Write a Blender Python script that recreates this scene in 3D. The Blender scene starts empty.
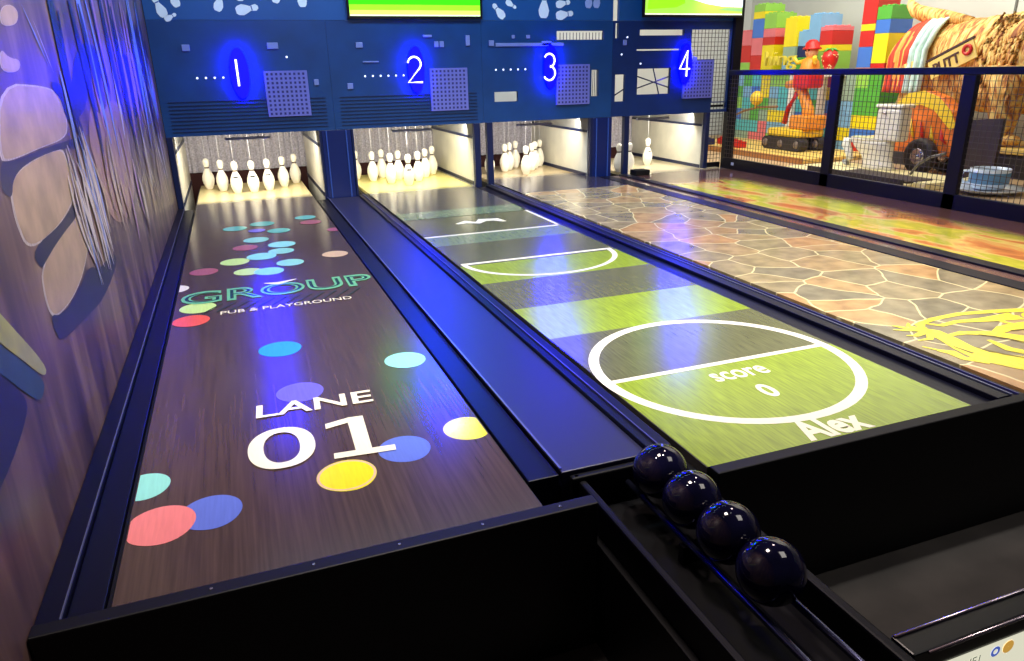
import bpy, bmesh, math, random
from mathutils import Vector, Matrix
random.seed(7)
S = bpy.context.scene
COL = S.collection
PI = math.pi

# ------------------------------------------------------------------ camera
cam = bpy.data.cameras.new('camera'); co = bpy.data.objects.new('camera', cam); COL.objects.link(co)
cam.sensor_width = 36; cam.lens = 721.69/1024*36; cam.clip_start = .02; cam.clip_end = 60
r_ = Vector((0.93575953, -0.35203732, -0.02058706)); u_ = Vector((0.13756805, 0.31067244, 0.94050926)); w_ = Vector((0.32469853, 0.88292262, -0.33914378))
m = Matrix.Identity(4)
for i in range(3):
    m[i][0] = r_[i]; m[i][1] = u_[i]; m[i][2] = -w_[i]
m[0][3], m[1][3], m[2][3] = 0.3821, -1.4812, 1.0632
co.matrix_world = m
S.camera = co
S.view_settings.view_transform = 'Standard'; S.view_settings.look = 'None'
S.view_settings.gamma = 1; S.view_settings.use_curve_mapping = False
S.view_settings.exposure = 0.0

# ------------------------------------------------------------------ world and lights
W = bpy.data.worlds.new('world'); S.world = W; W.use_nodes = True
W.node_tree.nodes['Background'].inputs[0].default_value = (.16, .17, .30, 1)
W.node_tree.nodes['Background'].inputs[1].default_value = .06

def light(name, typ, loc, target, energy, color, size=.2, size_y=None, angle=60, blend=.6):
    d = bpy.data.lights.new(name, typ); d.energy = energy; d.color = color
    if typ == 'AREA':
        d.size = size
        if size_y: d.shape = 'RECTANGLE'; d.size_y = size_y
    else: d.shadow_soft_size = size
    if typ == 'SPOT': d.spot_size = math.radians(angle); d.spot_blend = blend
    o = bpy.data.objects.new(name, d); COL.objects.link(o); o.location = loc
    o.rotation_euler = (Vector(target)-Vector(loc)).to_track_quat('-Z', 'Y').to_euler()
    return o
# projectors over the lanes
for n, (x, e, c) in enumerate([(.5, 215, (1, .95, .9)), (2.05, 330, (1, .97, .88)), (3.35, 400, (1, .95, .9)), (4.85, 170, (1, .9, .75))]):
    light('projector_light', 'SPOT', (x, .35, 3.0), (x, 2.1, 0), e, c, .06, angle=90, blend=.7)
    light('projector_light', 'SPOT', (x, 3.2, 3.0), (x, 4.3, 0), e*(.12 if n == 0 else .28), c, .06, angle=60, blend=.8)
# pit lamps behind each hood
for x in (.5, 2.0, 3.38, 4.8):
    light('pit_light', 'AREA', (x, 5.62, .56), (x, 6.3, 0), 13, (1, .93, .76), 1.1, .06)
# unseen blue spots added to streak the machine fronts
for x, e in ((.5, 60), (2.03, 60), (3.36, 60), (4.86, 60)):
    light('blue_streak_fill', 'SPOT', (x, 4.95, 2.7), (x, 5.38, .9), e, (.01, .01, 1), .05, angle=14, blend=1)
light('blue_front_fill', 'AREA', (1.8, 4.0, 3.1), (1.8, 5.4, 1.0), 85, (.5, .75, 1), 3.5, .4)  # unseen area light added to brighten the machine fronts and boards
light('blue_wall_light', 'SPOT', (1.0, 1.9, 2.9), (-.15, 2.5, 1.2), 230, (.05, .04, 1), .1, angle=48, blend=1)
light('wall_light', 'AREA', (1.3, .6, 3.0), (-.15, .8, .3), 62, (1, .82, .72), .5)
for x, e in ((.5, 38), (2.05, 130), (3.38, 110), (4.9, 110)):
    light('blue_reflection_fill', 'SPOT', (x, 5.15, 1.95), (x-.25, 1.6, 0), e, (.0, .0, 1), .13, angle=75, blend=1)  # unseen spots added to make the blue reflections on the lanes
light('balls_light', 'AREA', (3.2, 1.6, 3.2), (1.4, -.2, 0), 10, (1, .75, .7), .25)
light('front_floor_fill', 'AREA', (3.2, -.9, 3.2), (3.0, -.9, 0), 22, (1, .93, .85), 1.2)  # unseen area light added to lift the floor before the lanes
# daylight and lamps of the playground
light('playground_daylight', 'AREA', (6.6, 5.6, 3.3), (9.0, 5.4, .8), 170, (1, .97, .9), 2.0, 4.5)
light('playground_ceiling_light', 'AREA', (7.2, 5.2, 3.9), (7.2, 5.2, 0), 75, (1, .9, .72), 3.0, 5.0)
light('back_wall_light', 'AREA', (4.0, 8.0, 3.0), (4.2, 9.5, 1.0), 70, (.95, .97, 1), 4.0, .5)

# ------------------------------------------------------------------ materials
def lin(c):
    return tuple(((v/255)/12.92 if v/255 <= .04045 else (((v/255)+.055)/1.055)**2.4) for v in c)
MATS = {}
def mat(name, rgb, rough=.5, metal=0, spec=.5, emit=0, noise=0, scale=20, stretch=(1,1,1), coat=0):
    if name in MATS: return MATS[name]
    M = bpy.data.materials.new(name); M.use_nodes = True; nt = M.node_tree; b = nt.nodes['Principled BSDF']
    c = lin(rgb)
    b.inputs['Base Color'].default_value = (*c, 1); b.inputs['Roughness'].default_value = rough
    b.inputs['Metallic'].default_value = metal; b.inputs['Specular IOR Level'].default_value = spec
    b.inputs['Coat Weight'].default_value = coat; b.inputs['Coat Roughness'].default_value = .08
    if emit:
        b.inputs['Emission Color'].default_value = (*c, 1); b.inputs['Emission Strength'].default_value = emit
    tc = nt.nodes.new('ShaderNodeTexCoord'); mp = nt.nodes.new('ShaderNodeMapping'); mp.inputs['Scale'].default_value = stretch
    nz = nt.nodes.new('ShaderNodeTexNoise'); nz.inputs['Scale'].default_value = scale; nz.inputs['Detail'].default_value = 4
    rp = nt.nodes.new('ShaderNodeValToRGB'); a = max(noise, .03)
    rp.color_ramp.elements[0].position = .3; rp.color_ramp.elements[1].position = .7
    rp.color_ramp.elements[0].color = (*[v*(1-a) for v in c], 1); rp.color_ramp.elements[1].color = (*[min(1, v*(1+a)) for v in c], 1)
    nt.links.new(tc.outputs['Object'], mp.inputs[0]); nt.links.new(mp.outputs[0], nz.inputs[0])
    nt.links.new(nz.outputs['Fac'], rp.inputs[0]); nt.links.new(rp.outputs[0], b.inputs['Base Color'])
    MATS[name] = M; return M

LR = .2    # gloss of the lane boards
black = mat('black_powder_coat', (6, 6, 14), .32, spec=.5)
blackm = mat('black_matt', (9, 9, 13), .5, spec=.3)
railm = mat('navy_black_rail', (5, 6, 24), .38, spec=.3)
coverm = mat('blue_black_cover', (8, 8, 52), .42, spec=1)
lineM = mat('grey_edge_trim', (120, 125, 160), .3, .6)
chrome = mat('silver_trim', (190, 180, 190), .25, .9)
white = mat('white_paint', (240, 238, 230), .4)

def wood_lane(name, c0, c1, deck, deck_y):
    M = bpy.data.materials.new(name); M.use_nodes = True; nt = M.node_tree; b = nt.nodes['Principled BSDF']
    tc = nt.nodes.new('ShaderNodeTexCoord'); mp = nt.nodes.new('ShaderNodeMapping'); mp.inputs['Scale'].default_value = (60, 2.0, 1)
    nz = nt.nodes.new('ShaderNodeTexNoise'); nz.inputs['Scale'].default_value = 1.5; nz.inputs['Detail'].default_value = 6
    rp = nt.nodes.new('ShaderNodeValToRGB'); rp.color_ramp.elements[0].position = .3; rp.color_ramp.elements[1].position = .75
    rp.color_ramp.elements[0].color = (*lin(c0), 1); rp.color_ramp.elements[1].color = (*lin(c1), 1)
    sp = nt.nodes.new('ShaderNodeSeparateXYZ'); gt = nt.nodes.new('ShaderNodeMapRange')
    gt.inputs[1].default_value = deck_y-.12; gt.inputs[2].default_value = deck_y+.12
    mx = nt.nodes.new('ShaderNodeMix'); mx.data_type = 'RGBA'; mx.inputs[7].default_value = (*lin(deck), 1)
    nt.links.new(tc.outputs['Object'], mp.inputs[0]); nt.links.new(mp.outputs[0], nz.inputs[0]); nt.links.new(nz.outputs['Fac'], rp.inputs[0])
    nt.links.new(tc.outputs['Object'], sp.inputs[0]); nt.links.new(sp.outputs['Y'], gt.inputs[0])
    nt.links.new(gt.outputs[0], mx.inputs[0]); nt.links.new(rp.outputs[0], mx.inputs[6]); nt.links.new(mx.outputs[2], b.inputs['Base Color'])
    b.inputs['Roughness'].default_value = LR; b.inputs['Specular IOR Level'].default_value = .7
    return M

def stone_mat(name, end_y, deck, deck_y):  # projected paving picture put into the lane colour
    M = bpy.data.materials.new(name); M.use_nodes = True; nt = M.node_tree; b = nt.nodes['Principled BSDF']; L = nt.links.new
    tc = nt.nodes.new('ShaderNodeTexCoord')
    nz = nt.nodes.new('ShaderNodeTexNoise'); nz.inputs['Scale'].default_value = 3
    ad = nt.nodes.new('ShaderNodeVectorMath'); ad.operation = 'SCALE'; ad.inputs[3].default_value = .12
    a2 = nt.nodes.new('ShaderNodeVectorMath'); a2.operation = 'ADD'
    L(tc.outputs['Object'], nz.inputs[0]); L(nz.outputs['Color'], ad.inputs[0]); L(tc.outputs['Object'], a2.inputs[0]); L(ad.outputs[0], a2.inputs[1])
    v = nt.nodes.new('ShaderNodeTexVoronoi'); v.feature = 'DISTANCE_TO_EDGE'; v.inputs['Scale'].default_value = 3.9
    v2 = nt.nodes.new('ShaderNodeTexVoronoi'); v2.inputs['Scale'].default_value = 3.9
    v.voronoi_dimensions = '2D'; v2.voronoi_dimensions = '2D'
    L(a2.outputs[0], v.inputs[0]); L(a2.outputs[0], v2.inputs[0])
    rp = nt.nodes.new('ShaderNodeValToRGB')
    e = rp.color_ramp.elements; e[0].position = .012; e[0].color = (*lin((246, 228, 165)), 1); e[1].position = .05; e[1].color = (0, 0, 0, 1)
    # stone colour
    cr = nt.nodes.new('ShaderNodeValToRGB'); cr.color_ramp.elements[0].color = (*lin((130, 122, 96)), 1); cr.color_ramp.elements[1].color = (*lin((198, 150, 92)), 1)
    cr.color_ramp.elements.new(.5).color = (*lin((162, 144, 102)), 1)
    sp = nt.nodes.new('ShaderNodeSeparateColor'); L(v2.outputs['Color'], sp.inputs[0]); L(sp.outputs[0], cr.inputs[0])
    n2 = nt.nodes.new('ShaderNodeTexNoise'); n2.inputs['Scale'].default_value = 9; n2.inputs['Detail'].default_value = 6; L(tc.outputs['Object'], n2.inputs[0])
    mr = nt.nodes.new('ShaderNodeMapRange'); mr.inputs[1].default_value = .3; mr.inputs[2].default_value = .7; mr.inputs[3].default_value = .65; mr.inputs[4].default_value = 1.25; L(n2.outputs['Fac'], mr.inputs[0])
    ml = nt.nodes.new('ShaderNodeVectorMath'); ml.operation = 'SCALE'; L(cr.outputs[0], ml.inputs[0]); L(mr.outputs[0], ml.inputs[3])
    mp = nt.nodes.new('ShaderNodeMapRange'); mp.inputs[1].default_value = .006; mp.inputs[2].default_value = .026; L(v.outputs['Distance'], mp.inputs[0])
    mx = nt.nodes.new('ShaderNodeMix'); mx.data_type = 'RGBA'; mx.inputs[6].default_value = (*lin((238, 222, 160)), 1)
    L(mp.outputs[0], mx.inputs[0]); L(ml.outputs[0], mx.inputs[7])
    s2 = nt.nodes.new('ShaderNodeSeparateXYZ'); L(tc.outputs['Object'], s2.inputs[0])
    g1 = nt.nodes.new('ShaderNodeMath'); g1.operation = 'GREATER_THAN'; g1.inputs[1].default_value = end_y; L(s2.outputs['Y'], g1.inputs[0])
    m2 = nt.nodes.new('ShaderNodeMix'); m2.data_type = 'RGBA'; m2.inputs[7].default_value = (*lin((60, 55, 66)), 1); L(g1.outputs[0], m2.inputs[0]); L(mx.outputs[2], m2.inputs[6])
    g2 = nt.nodes.new('ShaderNodeMapRange'); g2.inputs[1].default_value = deck_y-.15; g2.inputs[2].default_value = deck_y+.15; L(s2.outputs['Y'], g2.inputs[0])
    m3 = nt.nodes.new('ShaderNodeMix'); m3.data_type = 'RGBA'; m3.inputs[7].default_value = (*lin(deck), 1); L(g2.outputs[0], m3.inputs[0]); L(m2.outputs[2], m3.inputs[6])
    L(m3.outputs[2], b.inputs['Base Color']); b.inputs['Roughness'].default_value = LR; b.inputs['Specular IOR Level'].default_value = .7
    return M

def reflection_mat(name):     # lane four: wall's reflection painted as yellow, orange and green patches on brown
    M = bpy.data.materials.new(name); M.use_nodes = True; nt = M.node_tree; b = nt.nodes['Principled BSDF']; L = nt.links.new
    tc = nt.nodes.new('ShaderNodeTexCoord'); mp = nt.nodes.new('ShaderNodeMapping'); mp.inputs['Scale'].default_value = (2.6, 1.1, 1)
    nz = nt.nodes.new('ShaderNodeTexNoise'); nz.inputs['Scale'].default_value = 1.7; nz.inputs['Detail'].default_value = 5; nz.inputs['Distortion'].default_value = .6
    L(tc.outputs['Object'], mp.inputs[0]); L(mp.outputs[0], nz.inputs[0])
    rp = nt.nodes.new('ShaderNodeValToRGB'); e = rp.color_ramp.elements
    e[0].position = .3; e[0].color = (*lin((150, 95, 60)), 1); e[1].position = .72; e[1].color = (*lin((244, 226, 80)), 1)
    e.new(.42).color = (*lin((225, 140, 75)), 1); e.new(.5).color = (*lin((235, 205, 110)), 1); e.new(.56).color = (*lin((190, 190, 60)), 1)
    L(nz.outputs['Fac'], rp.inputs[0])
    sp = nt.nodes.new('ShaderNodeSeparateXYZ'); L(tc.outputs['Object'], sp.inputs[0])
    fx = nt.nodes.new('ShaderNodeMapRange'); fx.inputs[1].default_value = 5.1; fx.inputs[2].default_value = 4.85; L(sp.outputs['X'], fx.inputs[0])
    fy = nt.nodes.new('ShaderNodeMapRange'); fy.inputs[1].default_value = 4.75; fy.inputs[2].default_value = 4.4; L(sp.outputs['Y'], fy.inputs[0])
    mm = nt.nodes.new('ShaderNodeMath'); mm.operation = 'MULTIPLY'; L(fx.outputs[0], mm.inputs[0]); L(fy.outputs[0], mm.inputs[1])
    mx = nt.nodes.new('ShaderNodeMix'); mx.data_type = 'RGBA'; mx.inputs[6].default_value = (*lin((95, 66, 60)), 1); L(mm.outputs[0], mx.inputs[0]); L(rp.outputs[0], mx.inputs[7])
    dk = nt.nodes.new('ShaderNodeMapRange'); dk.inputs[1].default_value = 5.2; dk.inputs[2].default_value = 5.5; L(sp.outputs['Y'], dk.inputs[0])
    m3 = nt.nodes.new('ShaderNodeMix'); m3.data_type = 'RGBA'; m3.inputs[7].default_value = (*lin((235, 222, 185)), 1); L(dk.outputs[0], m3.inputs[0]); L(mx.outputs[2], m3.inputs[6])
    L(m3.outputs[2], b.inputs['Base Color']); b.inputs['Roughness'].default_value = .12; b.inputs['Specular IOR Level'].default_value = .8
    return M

def projected_colour(name, rgb, noise=.1):  # light of the projected picture, put into the surface colour
    return mat('lane_'+name, rgb, LR, noise=noise, scale=3, stretch=(40, 3, 1), spec=.7)

# ------------------------------------------------------------------ geometry helpers
def box(bm, x0, x1, y0, y1, z0, z1, mi=0):
    vs = [bm.verts.new((x, y, z)) for x in (x0, x1) for y in (y0, y1) for z in (z0, z1)]
    for f in ((0, 1, 3, 2), (4, 6, 7, 5), (0, 4, 5, 1), (2, 3, 7, 6), (0, 2, 6, 4), (1, 5, 7, 3)):
        fc = bm.faces.new([vs[i] for i in f]); fc.material_index = mi
def tube(bm, pts, r, n=8, mi=0):
    pts = [Vector(p) for p in pts]; rings = []
    for i, p in enumerate(pts):
        d = (pts[min(i+1, len(pts)-1)]-pts[max(i-1, 0)]).normalized()
        a = d.orthogonal().normalized() if abs(d.z) > .9 else d.cross(Vector((0, 0, 1))).normalized()
        b_ = d.cross(a); rr = r[i] if isinstance(r, (list, tuple)) else r
        rings.append([bm.verts.new(p+(a*math.cos(2*PI*k/n)+b_*math.sin(2*PI*k/n))*rr) for k in range(n)])
    for i in range(len(rings)-1):
        for k in range(n):
            f = bm.faces.new([rings[i][k], rings[i][(k+1) % n], rings[i+1][(k+1) % n], rings[i+1][k]]); f.material_index = mi; f.smooth = True
    for q in (rings[0][::-1], rings[-1]): bm.faces.new(q).material_index = mi
def lathe(bm, prof, c=(0, 0, 0), n=24, mi=0, axis='z'):
    def P(r, h, k):
        a = 2*PI*k/n
        if axis == 'z': return (c[0]+r*math.cos(a), c[1]+r*math.sin(a), c[2]+h)
        if axis == 'x': return (c[0]+h, c[1]+r*math.cos(a), c[2]+r*math.sin(a))
        return (c[0]+r*math.cos(a), c[1]+h, c[2]+r*math.sin(a))
    rings = [[bm.verts.new(P(r, h, k)) for k in range(n)] for r, h in prof]
    for i in range(len(rings)-1):
        for k in range(n):
            f = bm.faces.new([rings[i][k], rings[i][(k+1) % n], rings[i+1][(k+1) % n], rings[i+1][k]]); f.material_index = mi; f.smooth = True
    bm.faces.new(rings[0][::-1]).material_index = mi; bm.faces.new(rings[-1]).material_index = mi
def sphere(bm, c, r, seg=24, mi=0, sc=(1, 1, 1)):
    ret = bmesh.ops.create_uvsphere(bm, u_segments=seg, v_segments=seg//2, radius=r)
    for v in ret['verts']: v.co = Vector((v.co.x*sc[0]+c[0], v.co.y*sc[1]+c[1], v.co.z*sc[2]+c[2]))
    for f in {f for v in ret['verts'] for f in v.link_faces}: f.smooth = True; f.material_index = mi
def poly(bm, pts, mi=0):
    f = bm.faces.new([bm.verts.new(p) for p in pts]); f.material_index = mi; return f
def prism(bm, pts, d, mi=0):
    """closed outline pts extruded by vector d"""
    d = Vector(d); a = [bm.verts.new(p) for p in pts]; b = [bm.verts.new(Vector(p)+d) for p in pts]; n = len(pts)
    bm.faces.new(a[::-1]).material_index = mi; bm.faces.new(b).material_index = mi
    for i in range(n): bm.faces.new([a[i], a[(i+1) % n], b[(i+1) % n], b[i]]).material_index = mi
def obj(name, bm, mats, parent=None, fix=True, bevel=0):
    if fix: bmesh.ops.recalc_face_normals(bm, faces=bm.faces)
    me = bpy.data.meshes.new(name); bm.to_mesh(me); bm.free()
    for q in (mats if isinstance(mats, (list, tuple)) else [mats]): me.materials.append(q)
    o = bpy.data.objects.new(name, me); COL.objects.link(o)
    if parent: o.parent = parent
    if bevel:
        b = o.modifiers.new('bevel', 'BEVEL'); b.width = bevel; b.segments = 2; b.limit_method = 'ANGLE'
    return o
def thing(name, label, cat, loc=(0, 0, 0), group=None):
    o = bpy.data.objects.new(name, None); COL.objects.link(o); o.location = loc; o.empty_display_size = .1
    return tag(o, label, cat, group)
def tag(o, label, cat, group=None):
    o['label'] = label; o['category'] = cat
    if group: o['group'] = group
    return o
def struct(name, bm, mats, parent=None):
    o = obj(name, bm, mats, parent); o['kind'] = 'structure'; return o
def anchor(t):    # children modelled in world space under an Empty at its own base
    for ch in t.children:
        ch.matrix_parent_inverse = Matrix.Translation(t.location).inverted()
def text_mesh(s, size, w=None, h=None, off=0, ext=0, align='CENTER'):
    """mesh of a text in the xy plane; scaled to width w and height h, centred on x, baseline at 0"""
    c = bpy.data.curves.new('text', 'FONT'); c.body = s; c.size = size; c.offset = off; c.extrude = ext; c.resolution_u = 4
    o = bpy.data.objects.new('text', c); COL.objects.link(o)
    dg = bpy.context.evaluated_depsgraph_get(); dg.update()
    me = bpy.data.meshes.new_from_object(o.evaluated_get(dg)); bpy.data.objects.remove(o); 
    xs = [v.co.x for v in me.vertices]; ys = [v.co.y for v in me.vertices]
    x0, x1, y0, y1 = min(xs), max(xs), min(ys), max(ys)
    sx = (w/(x1-x0)) if w else 1; sy = (h/(y1-y0)) if h else sx
    for v in me.vertices: v.co.x = (v.co.x-(x0+x1)/2)*sx; v.co.y = (v.co.y-y0)*sy
    return me
def put_text(bm, me, M, mi=0):
    k = len(bm.verts); bm.from_mesh(me); bm.verts.ensure_lookup_table(); nv = bm.verts[k:]
    for v in nv: v.co = M @ v.co
    for f in {f for v in nv for f in v.link_faces}: f.material_index = mi
    bpy.data.meshes.remove(me)
def flat(cx, cy, z, rot=0):
    return Matrix.Translation((cx, cy, z)) @ Matrix.Rotation(rot, 4, 'Z')
def disc(bm, cx, cy, r, z, mi=0, n=40, clipx=None, ry=None):
    ry = ry or r; pts = []
    for k in range(n):
        x = cx+r*math.cos(2*PI*k/n); y = cy+ry*math.sin(2*PI*k/n)
        if clipx: x = min(max(x, clipx[0]), clipx[1])
        pts.append((x, y, z))
    poly(bm, pts, mi)
def arc(bm, cx, cy, r0, r1, z, a0=0, a1=2*PI, n=64, mi=0, sy=1):
    for k in range(n):
        a = a0+(a1-a0)*k/n; b = a0+(a1-a0)*(k+1)/n
        poly(bm, [(cx+r0*math.cos(a), cy+sy*r0*math.sin(a), z), (cx+r1*math.cos(a), cy+sy*r1*math.sin(a), z),
                  (cx+r1*math.cos(b), cy+sy*r1*math.sin(b), z), (cx+r0*math.cos(b), cy+sy*r0*math.sin(b), z)], mi)
def rect(bm, x0, x1, y0, y1, z, mi=0):
    poly(bm, [(x0, y0, z), (x1, y0, z), (x1, y1, z), (x0, y1, z)], mi)
SK = [0]
def stroke(bm, pts, w, z, mi=0):
    """flat brush stroke along pts [(x,y)], w = width or list of widths"""
    n = len(pts); L_ = []; R_ = []; SK[0] = (SK[0]+1) % 40; z += SK[0]*1.5e-5
    for i, p in enumerate(pts):
        d = Vector(pts[min(i+1, n-1)])-Vector(pts[max(i-1, 0)]); d.normalize(); q = Vector((-d.y, d.x)); ww = (w[i] if isinstance(w, (list, tuple)) else w)/2
        L_.append((p[0]+q.x*ww, p[1]+q.y*ww, z)); R_.append((p[0]-q.x*ww, p[1]-q.y*ww, z))
    for i in range(n-1): poly(bm, [L_[i], R_[i], R_[i+1], L_[i+1]], mi)

FZ = -.46        # hall floor
PZ = -.10        # raised playground floor
HY = 5.38        # front of the machines
BY = 7.0         # curtain at the back of the pits

# ------------------------------------------------------------------ setting
bm = bmesh.new(); box(bm, -.35, 9.2, -3.2, 9.9, FZ-.1, FZ)
struct('floor', bm, mat('dark_carpet_floor', (62, 58, 56), .75, noise=.25, scale=6))
bm = bmesh.new(); box(bm, 5.46, 9.0, -1.5, 9.7, FZ+.001, PZ)
struct('floor_playground', bm, mat('pale_sand_floor', (190, 160, 120), .5, noise=.15, scale=3))
bm = bmesh.new(); box(bm, -.35, 9.2, 9.7, 9.9, FZ, 3.9)
struct('wall_back', bm, mat('off_white_wall', (215, 218, 214), .7, noise=.05, scale=2))
bm = bmesh.new(); box(bm, 9.0, 9.2, -3.2, 9.9, FZ, 3.9)
struct('wall_right', bm, mat('pale_grey_wall', (205, 206, 196), .6, noise=.12, scale=.8))
for n, y in enumerate((7.05, 4.95)):
    bm = bmesh.new(); box(bm, 8.985, 9.0, y-.012, y+.012, PZ, 3.9)
    struct('trim_%d' % (n+1), bm, mat('grey_seam', (110, 112, 105), .6))

# left wall with its mural (painted shapes of one wall, all in one mesh)
WX = -.15
wallbase = None
def wall_mat():
    M = bpy.data.materials.new('mural_ground'); M.use_nodes = True; nt = M.node_tree; b = nt.nodes['Principled BSDF']; L = nt.links.new
    tc = nt.nodes.new('ShaderNodeTexCoord'); mp = nt.nodes.new('ShaderNodeMapping'); mp.inputs['Scale'].default_value = (1, 4.5, .8)
    nz = nt.nodes.new('ShaderNodeTexNoise'); nz.inputs['Scale'].default_value = 1.6; nz.inputs['Detail'].default_value = 7; nz.inputs['Distortion'].default_value = .7
    rp = nt.nodes.new('ShaderNodeValToRGB'); e = rp.color_ramp.elements
    e[0].position = .32; e[0].color = (*lin((58, 44, 58)), 1); e[1].position = .72; e[1].color = (*lin((142, 118, 104)), 1)
    e.new(.5).color = (*lin((96, 74, 72)), 1)
    L(tc.outputs['Object'], mp.inputs[0]); L(mp.outputs[0], nz.inputs[0]); L(nz.outputs['Fac'], rp.inputs[0]); L(rp.outputs[0], b.inputs['Base Color'])
    b.inputs['Roughness'].default_value = .42; b.inputs['Specular IOR Level'].default_value = .5
    return M
MUR = [(wall_mat()), mat('mural_tan', (172, 150, 124), .42, noise=.22, scale=9), mat('mural_navy', (26, 27, 62), .42, noise=.2, scale=6),
       mat('mural_pale', (190, 182, 184), .42, noise=.3, scale=10, stretch=(1, 14, 1)), mat('mural_sky', (120, 140, 200), .42, noise=.15, scale=6),
       mat('mural_pink', (160, 120, 150), .42, noise=.2, scale=6), mat('mural_lime', (160, 165, 95), .42, noise=.2, scale=9), mat('mural_teal', (45, 75, 95), .42, noise=.2, scale=8),
       mat('mural_brown', (150, 118, 104), .42, noise=.25, scale=8, stretch=(1, 10, 1))]
bm = bmesh.new(); box(bm, WX-.2, WX, -3.2, HY+.02, FZ, 3.9, 0)
DROP_ = (6, 8, 9, 10, 11, 20, 21, 22)
def chaikin(p, n=2):
    for _ in range(n):
        q = []
        for i in range(len(p)):
            a, b = p[i], p[(i+1) % len(p)]
            q += [(a[0]*.75+b[0]*.25, a[1]*.75+b[1]*.25), (a[0]*.25+b[0]*.75, a[1]*.25+b[1]*.75)]
        p = q
    return p
MURAL = [
(1, [(0.772, 1.055), (1.209, 1.045), (1.41, 1.027), (1.476, 0.983), (1.486, 0.917), (1.39, 0.88), (1.033, 0.881), (0.695, 0.877), (0.618, 0.892)]),
(1, [(0.673, 0.835), (0.881, 0.853), (1.294, 0.856), (1.344, 0.812), (1.361, 0.694), (1.093, 0.655), (0.845, 0.648), (0.66, 0.662), (0.623, 0.726), (0.626, 0.787)]),
(1, [(0.741, 0.587), (1.044, 0.639), (1.348, 0.638), (1.409, 0.528), (1.245, 0.465), (1.021, 0.432), (0.784, 0.439), (0.712, 0.47), (0.707, 0.534)]),
(2, [(0.611, 0.886), (0.688, 0.871), (1.024, 0.873), (1.411, 0.869), (1.677, 0.866), (1.582, 0.824), (1.358, 0.853), (0.886, 0.858), (0.675, 0.837), (0.626, 0.787), (0.551, 0.822)]),
(2, [(1.052, 0.647), (1.344, 0.679), (1.38, 0.632), (0.985, 0.614), (0.785, 0.593), (0.726, 0.585), (0.671, 0.651)]),
(2, [(0.707, 0.466), (0.802, 0.431), (1.04, 0.42), (1.317, 0.458), (1.502, 0.395), (1.834, 0.399), (1.914, 0.33), (1.436, 0.297), (1.094, 0.334), (0.756, 0.367), (0.707, 0.408)]),
(3, [(1.443, 0.836), (1.665, 0.824), (1.793, 0.748), (1.807, 0.649), (1.913, 0.531), (1.906, 0.427), (1.733, 0.372), (1.442, 0.353), (1.393, 0.451), (1.394, 0.549), (1.373, 0.658), (1.35, 0.729)]),
(8, [(2.059, 0.984), (2.219, 0.904), (2.729, 0.989), (3.092, 0.862), (2.963, 0.597), (2.772, 0.464), (2.354, 0.423), (2.022, 0.482), (1.894, 0.596), (1.88, 0.739), (1.822, 0.841)]),
(4, [(1.158, 1.283), (1.597, 1.321), (1.516, 1.191), (1.419, 1.077), (1.298, 1.153)]),
(4, [(3.734, 1.422), (4.534, 1.445), (4.53, 0.861), (4.292, 0.857), (3.889, 1.054)]),
(5, [(1.78, 1.337), (2.127, 1.366), (1.935, 1.208), (1.786, 1.02), (1.57, 1.064), (1.655, 1.197)]),
(5, [(2.388, 1.388), (2.972, 1.438), (2.563, 1.213), (2.385, 1.268)]),
(1, [(0.955, 1.247), (1.075, 1.266), (1.149, 1.251), (1.088, 1.213), (0.911, 1.2)]),
(1, [(0.858, 1.145), (0.914, 1.122), (1.039, 1.119), (0.984, 1.087), (0.802, 1.086)]),
(2, [(1.909, 1.154), (2.221, 1.22), (2.563, 1.191), (2.469, 1.038), (2.138, 1.081), (1.917, 0.95), (1.537, 0.914), (1.458, 0.968), (1.656, 1.012)]),
(2, [(3.314, 1.214), (3.932, 1.174), (3.972, 0.869), (3.485, 0.831), (3.155, 0.954)]),
(2, [(1.375, 1.064), (1.551, 1.047), (1.67, 0.959), (1.783, 0.881), (1.673, 0.863), (1.488, 0.933), (1.469, 1.006), (1.371, 1.033)]),
(6, [(-.1,.96),(.05,.84),(.322,.582),(.554,.375),(.518,.35),(.385,.451),(.273,.53),(0,.77),(-.1,.86)]),
(7, [(-.1,.855),(0,.765),(.27,.527),(.38,.45),(.508,.351),(.467,.324),(.404,.335),(.2,.5),(-.1,.73)]),
(2, [(-.1,.72),(.2,.498),(.356,.367),(.282,.331),(.094,.30),(-.1,.3)]),
(3, [(3.45, 0.66), (3.747, 0.622), (4.312, 0.304), (3.992, 0.246), (3.689, 0.326)]),
(3, [(1.792, 0.45), (1.856, 0.394), (1.634, 0.343), (1.384, 0.312), (1.331, 0.357), (1.446, 0.39)]),
(3, [(2.188, 0.369), (2.485, 0.329), (2.312, 0.207), (2.005, 0.171)])]
for k, (mi, p) in enumerate([q for i, q in enumerate(MURAL) if i not in DROP_]):
    p = chaikin(p, 2); c = [(y, z) for y, z in p]
    if mi == 1:        # pale painted outline round the tan shapes
        my = sum(q[0] for q in c)/len(c); mz = sum(q[1] for q in c)/len(c)
        poly(bm, [(WX+.0006+.00005*k, my+(y-my)*1.05, mz+(z-mz)*1.05) for y, z in c], 3)
    poly(bm, [(WX+.0012+.00005*k, y, z) for y, z in c], mi)
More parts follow.
